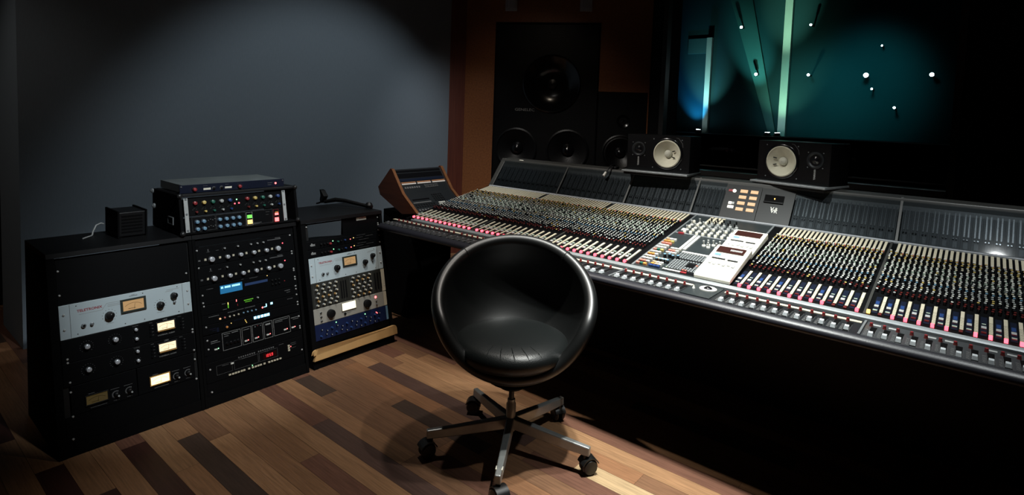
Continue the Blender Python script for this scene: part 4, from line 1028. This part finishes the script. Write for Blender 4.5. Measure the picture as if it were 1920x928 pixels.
for i, c in enumerate('1059'):
    u = .276 + i * .0105; v = .045; w2, h2, t = .0033, .0063, .0011
    bx = dict(a=(-w2, w2, h2 - t, h2), g=(-w2, w2, -t / 2, t / 2), d=(-w2, w2, -h2, -h2 + t), b=(w2 - t, w2, 0, h2), c=(w2 - t, w2, -h2, 0), f=(-w2, -w2 + t, 0, h2), e=(-w2, -w2 + t, -h2, 0))
    for s in SEGS[c]: a_, b_, c_, d_ = bx[s]; g.box(u + a_, u + b_, v + c_, v + d_, .0056, .0062, seg)
g.build('digits', dsp)
g = G()
for k in range(17):
    if k == 8: continue
    g.box(.145 + k * .0105, .151 + k * .0105, .072, .079, .005, .0054, greyd)
g.build('print', o); dash(o, [(.16, .066, .04, .0018), (.2, .066, .025, .0012), (.27, .066, .02, .0018), (.345, .078, .025, .0016), (.07, .061, .03, .0016), (.405, .068, .03, .0012), (.405, .06, .03, .0012), (.408, .045, .025, .001)], greyd)

# ---- road case on the middle rack with two units and a preamp on top
rc_ = thing('road_case', 'black portable rack case standing on top of the middle rack', 'rack case', PF(1.068, .776))
WI = rc_.matrix_basis.inverted(); CY0, CY1 = 1.008, 1.575; RX = -3.06
def cpan(name, pts, ya, yb, m=blackm): return G().prism(pts, lambda a, b_, d: (a, d, b_), ya, yb, m).build(name, rc_, WI, bevel=.003)
lv = lambda v, w: (X0 - SN * v + CS * w, CS * v + SN * w)
for ya, yb in ((CY0, CY0 + .014), (CY1 - .014, CY1)): cpan('side_panel', [lv(.7745, .02), lv(.958, .02), (RX, .94), (RX, .7605)], ya, yb)
cpan('top_panel', [lv(.946, .02), lv(.960, .02), (RX, .9405), (RX, .928)], CY0 + .014, CY1 - .014, black); cpan('bottom_panel', [lv(.7745, .02), lv(.781, .02), (RX, .768), (RX, .7605)], CY0 + .014, CY1 - .014)
for (u, v) in ((-.055, .006), (-.055, .176), (.50, .006), (.50, .176)): G().lathe([(.008, 0), (.012, .004), (.007, .011), (.001, .013)], (u, v, .02), (0, 0, 1), 10, blacksteel).build('corner_ball', rc_)
for yy, xx in ((CY0 - .004, -2.9), (CY0 - .004, -2.82)): pass
G().frame(-2.86, -2.80, .80, .835, .004, 0, .004, alud).build('latch', rc_, WI @ Matrix(((1, 0, 0, 0), (0, 0, -1, CY0), (0, 1, 0, .0), (0, 0, 0, 1))))
for q in ((-3.03, .86), (-3.05, .93)): G().lathe([(.012, 0), (.012, .006), (.004, .012)], (q[0], CY0, q[1]), (0, -1, 0), 10, alud).build('corner_ball', rc_, WI)
for u in (-.036, .432):
    G().box(u, u + .017, .010, .166, .006, .009, greyk).build('rack_rail', rc_)
    for v in (.018, .092, .16): G().lathe([(.0055, 0), (.003, .004)], (u + .009, v, .009), (0, 0, 1), 10, alud).build('rail_bolt', rc_)
CU = .43
def cunit(name, lab, cat, v0, h):
    o = thing(name, lab, cat, PF(1.068, v0)); G().box(-.017, CU, .001, h - .001, .0005, .005, panelb).build('front_panel', o, bevel=.001)
    G().box(-.01, CU - .008, .004, h - .004, -.2, .0004, blacksteel).build('chassis', o); return o
o = cunit('stereo_equalizer', 'black equalizer with coloured round knobs in the road case', 'equalizer', .856, .088)
cols = [redk, yell, green, greyk, bluek]
for s0, off in ((.011, 0), (.251, 0)):
    for i in range(5):
        u = s0 + i * .0392; fknob(o, u, .059, .0088, .014, cols[i], skirt=None, ptr=white, ang=110); fknob(o, u + .004, .018, .0055, .013, cols[i] if i else maroon)
        dash(o, [(u - .012, .030, .006, .001), (u - .006, .035, .005, .001), (u + .004, .032, .005, .001)], greyd)
fled(o, .202, .060, greenled, .003); fled(o, .192, .041, redled, .0035); fled(o, .212, .042, redled, .0035)
o = cunit('channel_strip', 'black unit with steel blue knobs and lit square buttons in the road case', 'preamplifier', .7825, .0725)
for (ua, ub) in ((-.006, .096), (.1, .237), (.270, .375)): G().frame(ua, ub, .003, .069, .0007, .005, .0053, greyd).build('outline', o)
for u in (.014, .043, .114, .145, .175, .204):
    for v in (.013, .046): fknob(o, u, v, .0088, .013, blueg, skirt=navyp, ptr=white, ang=100)
for j in range(2):
    for k in range(4): fknob(o, .063 + .01 * k, .018 + .03 * j + .004 * (k % 2), .0025, .006, greyd)
G().box(.246, .267, .036, .052, .005, .011, greenbtn).build('lit_button', o); G().box(.246, .267, .008, .028, .005, .011, yelbtn).build('lit_button', o)
G().box(.385, .403, .004, .024, .005, .011, redbtn).build('lit_button', o); G().box(.387, .403, .036, .047, .005, .011, redbtn).box(.387, .403, .048, .054, .005, .011, orange).build('lit_button', o)
G().frame(.241, .272, .002, .065, .001, .005, .0056, greyk).build('outline', o); G().frame(.380, .408, .002, .065, .001, .005, .0056, redk).build('outline', o)
dash(o, [(.275, .010, .04, .002), (.275, .005, .03, .0014), (.34, .058, .02, .0014), (.34, .044, .014, .0012)], greyd)
pre = thing('preamplifier', 'flat silver topped preamplifier lying on the road case', 'preamplifier', Matrix(((0, 0, 1, -2.79), (1, 0, 0, 1.02), (0, 1, 0, .9458), (0, 0, 0, 1))))
steeltop = mat('worn galvanised steel', (.34, .37, .36), .42, .75, noise=.3, scale=14)
G().box(.0, .497, .0, .038, .022, .026, navyp).build('front_panel', pre, bevel=.001)
G().box(.012, .485, .002, .037, -.235, .0215, steeltop).build('casing', pre)
for u in (.062, .268): fknob(pre, u, .016, .0085, .012, redk, w=.026, skirt=black, ptr=white, ang=120); dial(pre, u, .016, .016, greyd, 11, .0006, .0262)
for u in (.118, .215): G().box(u - .016, u + .016, .010, .019, .026, .0268, offw).build('label_sticker', pre)
for u in (.148, .183): fknob(pre, u, .016, .006, .008, black, w=.026, skirt=greyd)
fled(pre, .452, .018, redsoft, .005, .026); dash(pre, [(.41, .022, .024, .002), (.41, .012, .02, .002), (.10, .029, .02, .0015), (.2, .029, .016, .0015)], greyd, .0262)
for (u, v) in ((.006, .03), (.49, .03)): G().lathe([(.004, 0), (.002, .003)], (u, v, .026), (0, 0, 1), 8, greyd).build('screw', pre)

# ---- right rack
RYR = 1.615
def slim(v0, lab):
    o = unit('slim_compressor', lab, 'compressor', RYR, v0, .044, panelb, .24, 'slim compressors in the right rack')
    text('badge', 'dbx', .019, o, T(.032, .024, .0053), grey, bold=.0008)
    fknob(o, .136, .016, .0065, .011, redk); fknob(o, .185, .02, .005, .01, green); fknob(o, .205, .021, .005, .01, greyd and black); fknob(o, .23, .022, .005, .01, bluek)
    fled(o, .155, .028, greenled, .0026); fled(o, .267, .022, redsoft, .0026); fled(o, .288, .026, yelbtn, .0028)
    for k in range(3): fknob(o, .08 + k * .02, .02, .005, .01, black)
    dash(o, [(.31, .036, .06, .0012), (.30, .024, .05, .0012), (.37, .026, .05, .0012), (.32, .010, .07, .0012)], greyd)
slim(.613, 'upper slim black compressor in the right rack, under the open shelf'); slim(.568, 'lower slim black compressor right above the silver amplifier')
o = unit('module_rack', 'wide unit packed with rows of small cream knobs in the right rack', 'equalizer', RYR, .3025, .131, mat('module face', (.022, .022, .018), .5))
for k in range(12): G().box(.012 + k * .0372, .0128 + k * .0372, .003, .128, .005, .0058, greyd).build('module_edge', o)
its = []
kc, kc2 = knob(greyk, cream, .012, .0062), knob(ochre, cream, .012, .0062)
for u in (.030, .067, .104, .141, .25, .287, .324, .361):
    for r in range(6): its.append((kc if (r + int(u * 100)) % 4 else kc2, T(u + (.006 if r % 2 else -.004), .014 + r * .0205, .005)))
scatter(o, 'knob', its)
for u in (.175, .19, .205, .40, .42, .44): G().box(u, u + .008, .02, .115, .005, .0065, black).build('module_strip', o)
G().box(.448, UW, .002, .129, .005, .006, cream).build('rack_ear', o)
o = unit('tube_compressor', 'warm silver compressor with white lit meter and two large black knobs', 'compressor', RYR, .2185, .083, silverw)
for u in (.098, .332): fknob(o, u, .041, .0225, .020, black, seg=24)
meter(o, .214, .056, .088, .040, vuwh, silverw, .002, arc=False)
text('lettering', 'L', .001, o, T(.2, .01, .0052), greyd) if 0 else None
fknob(o, .186, .018, .007, .006, black, name='badge'); dash(o, [(.198, .021, .03, .0016), (.198, .016, .024, .0012)], greyd)
fled(o, .396, .062, redsoft, .007); 
for v in (.022, .042): fknob(o, .398, v, .004, .012, alud, name='toggle_switch')
for v in (.015, .036, .058): fknob(o, .040, v, .0035, .012, blacksteel, name='toggle_switch', skirt=alud)
G().box(.452, UW, .002, .081, .005, .006, cream).build('rack_ear', o)
o = unit('blue_preamplifier', 'dark blue unit with small lamps above the wooden lip', 'preamplifier', RYR, .1355, .082, navy)
for (u, v, m) in ((.127, .070, greenled), (.314, .068, greenled), (.390, .060, redsoft), (.396, .054, redsoft)): fled(o, u, v, m, .0028)
its = []
kn = knob(navyp, greyk, .009, .0035); kb = knob(bluek, bluek, .01, .006)
for k in range(26): its.append((kn if k % 3 else kb, T(.03 + (k % 13) * .031 + .006 * (k // 13), .02 + .028 * (k // 13) + .006 * math.sin(k * 2.1), .005)))
scatter(o, 'knob', its)
dash(o, [(.03 + .04 * k, .036 + .012 * (k % 3), .015, .0012) for k in range(10)], bluek)
G().box(.458, UW, .002, .08, .005, .006, blueg).build('rack_ear', o)

# ---- things lying on the racks
pb = thing('power_supply', 'small black box standing on the left rack', 'power supply', T(-2.93, .86, .7405 + .018))
G().box(-.075, .075, -.055, .055, .004, .112, black).build('casing', pb, bevel=.004)
G().box(-.085, .085, -.0565, -.050, .002, .118, blackm).build('side_plate', pb); G().box(-.085, .085, .050, .0565, .002, .118, blackm).build('side_plate', pb)
for k in range(6): G().box(.0755, .0765, -.04, .04, .02 + k * .014, .027 + k * .014, blackm).build('vent_slot', pb)
for sx_ in (-.06, .06):
    for sy in (-.04, .04): G().cyl((sx_, sy, 0), (0, 0, 1), .008, .008, .004, 10, rubber).build('foot', pb)
cb = G().tube([(-3.01, .80, .80), (-3.01, .785, .806), (-3.0, .765, .800), (-2.995, .752, .775), (-2.99, .748, .7615), (-2.97, .74, .7615), (-2.93, .70, .7615)], .003, 8, greyk).build('cable', smooth=True)
tag(cb, 'thin grey cable looping out beside the small black box', 'cable')
bm = thing('lamp_arm', 'folded black lamp arm lying on top of the right rack', 'lamp', T(-2.87, 2.0, .7425 + .018))
G().tube([(-.21, -.045, .022), (-.16, .0, .036), (-.10, .032, .034), (0.0, .07, .020), (.075, .098, .012)], [.011, .014, .012, .011, .012], 10, black).build('arm', bm, smooth=True)
G().prism([(-.225, .012), (-.19, .058), (-.225, .092), (-.245, .096), (-.24, .085), (-.232, .06), (-.24, .03)], lambda a, b_, d: (a, -.05 + d, b_), -.01, .02, black).build('clamp', bm, bevel=.003)
G().tube([(-.255, -.07, .008), (-.235, -.062, .014), (-.215, -.052, .03)], .005, 6, black).build('clamp_screw', bm)
G().lathe([(.02, 0), (.024, .012), (.016, .03), (.004, .034)], (.07, .08, .008), (-.2, .1, 1), 14, black).build('joint', bm, smooth=True)

# ------------------------------------------------------------------ lights
def spot(name, loc, tgt, energy, angle, blend=.35, col=(1, .95, .85), r=.03):
    l = bpy.data.lights.new(name, 'SPOT'); l.energy = energy; l.spot_size = R(angle); l.spot_blend = blend; l.color = col; l.shadow_soft_size = r
    o = bpy.data.objects.new(name, l); COL.objects.link(o); o.location = loc
    o.rotation_euler = (Vector(tgt) - Vector(loc)).to_track_quat('-Z', 'Y').to_euler(); return o
def point(name, loc, energy, col, r=.03):
    l = bpy.data.lights.new(name, 'POINT'); l.energy = energy; l.color = col; l.shadow_soft_size = r
    o = bpy.data.objects.new(name, l); COL.objects.link(o); o.location = loc; return o
spot('downlight_chair', (-1.38, 2.10, 2.75), (-1.42, 1.68, 0), 56, 60, .6, (1, .93, .84), .05)
spot('downlight_side', (-.75, 1.98, 2.75), (-1.5, 1.65, 0), 40, 58, .7, (1, .93, .84), .025)
spot('downlight_centre', (-0.95, 1.95, 2.75), (-0.95, 2.45, .7), 230, 58, .9, (.95, 1.0, .96), .03)
spot('downlight_front', (-0.72, 1.90, 2.75), (-0.82, 2.2, .6), 210, 52, .8, (.97, 1.0, .96), .03)
spot('doorway_fill', (-3.3, -.7, 2.8), (-4.15, .75, .5), 16, 60, .8, (1, .92, .82), .06)  # added fill with no known source, brightens wall end and alcove floor
spot('downlight_right', (0.15, 2.15, 2.75), (0.0, 2.4, .8), 95, 74, .7, (.95, 1.0, 1.0), .03)
spot('downlight_left', (-2.15, 1.75, 2.75), (-2.1, 2.8, .9), 120, 84, .8, (1, .95, .88), .03)
spot('downlight_racks', (-.9, .95, 2.6), (-2.68, 1.2, .62), 190, 33, .8, (.90, .97, 1), .04)
spot('downlight_wall', (-1.6, 2.4, 2.9), (-3.9, 2.45, .44), 72, 67, .55, (.86, .96, 1), .06)
spot('wall_wash_right', (-2.75, 3.1, 2.6), (-3.9, 3.8, .45), 26, 60, 1.0, (.97, .98, 1), .08)
spot('soffit_wash', (-2.4, 3.0, 2.85), (-3.25, 4.2, .9), 8, 72, 1.0, (1, .84, .66), .05)
TEAL = (.25, 1.0, .95)
spot('studio_uplight_left', (-3.14, 7.85, 1.26), (-3.14, 8.29, 1.95), 44, 50, 1.0, (.6, 1, .88), .02)
spot('studio_uplight_blue', (-3.26, 8.12, 1.24), (-3.30, 8.35, 1.7), 34, 66, 1.0, (.04, .45, 1), .02)
spot('studio_uplight_tall', (-2.07, 7.75, 1.23), (-2.08, 8.27, 1.9), 26, 66, 1.0, (.62, 1, .66), .02)
spot('studio_uplight_high', (-2.06, 7.30, 1.24), (-2.08, 8.27, 2.9), 190, 26, 1.0, (.62, 1, .70), .02)
spot('studio_uplight_slant', (-2.2, 7.7, 1.26), (-2.50, 8.30, 2.3), 110, 30, 1.0, (.3, 1, .85), .02)
spot('studio_wash_centre', (-2.0, 6.6, 2.7), (-1.75, 8.35, 1.7), 44, 46, 1.0, TEAL, .2)
spot('studio_wash_right', (-1.0, 6.8, 2.6), (-1.15, 8.35, 1.9), 44, 56, 1.0, (.12, .95, 1), .2)

w = bpy.data.worlds.new('world'); sc.world = w; w.use_nodes = True
w.node_tree.nodes['Background'].inputs['Color'].default_value = (.5, .6, .7, 1); w.node_tree.nodes['Background'].inputs['Strength'].default_value = 0.0
vs_ = sc.view_settings; sc.display_settings.display_device = 'sRGB'
vs_.view_transform = 'Standard'; vs_.look = 'None'; vs_.exposure = 0.0; vs_.gamma = 1.0; vs_.use_curve_mapping = False
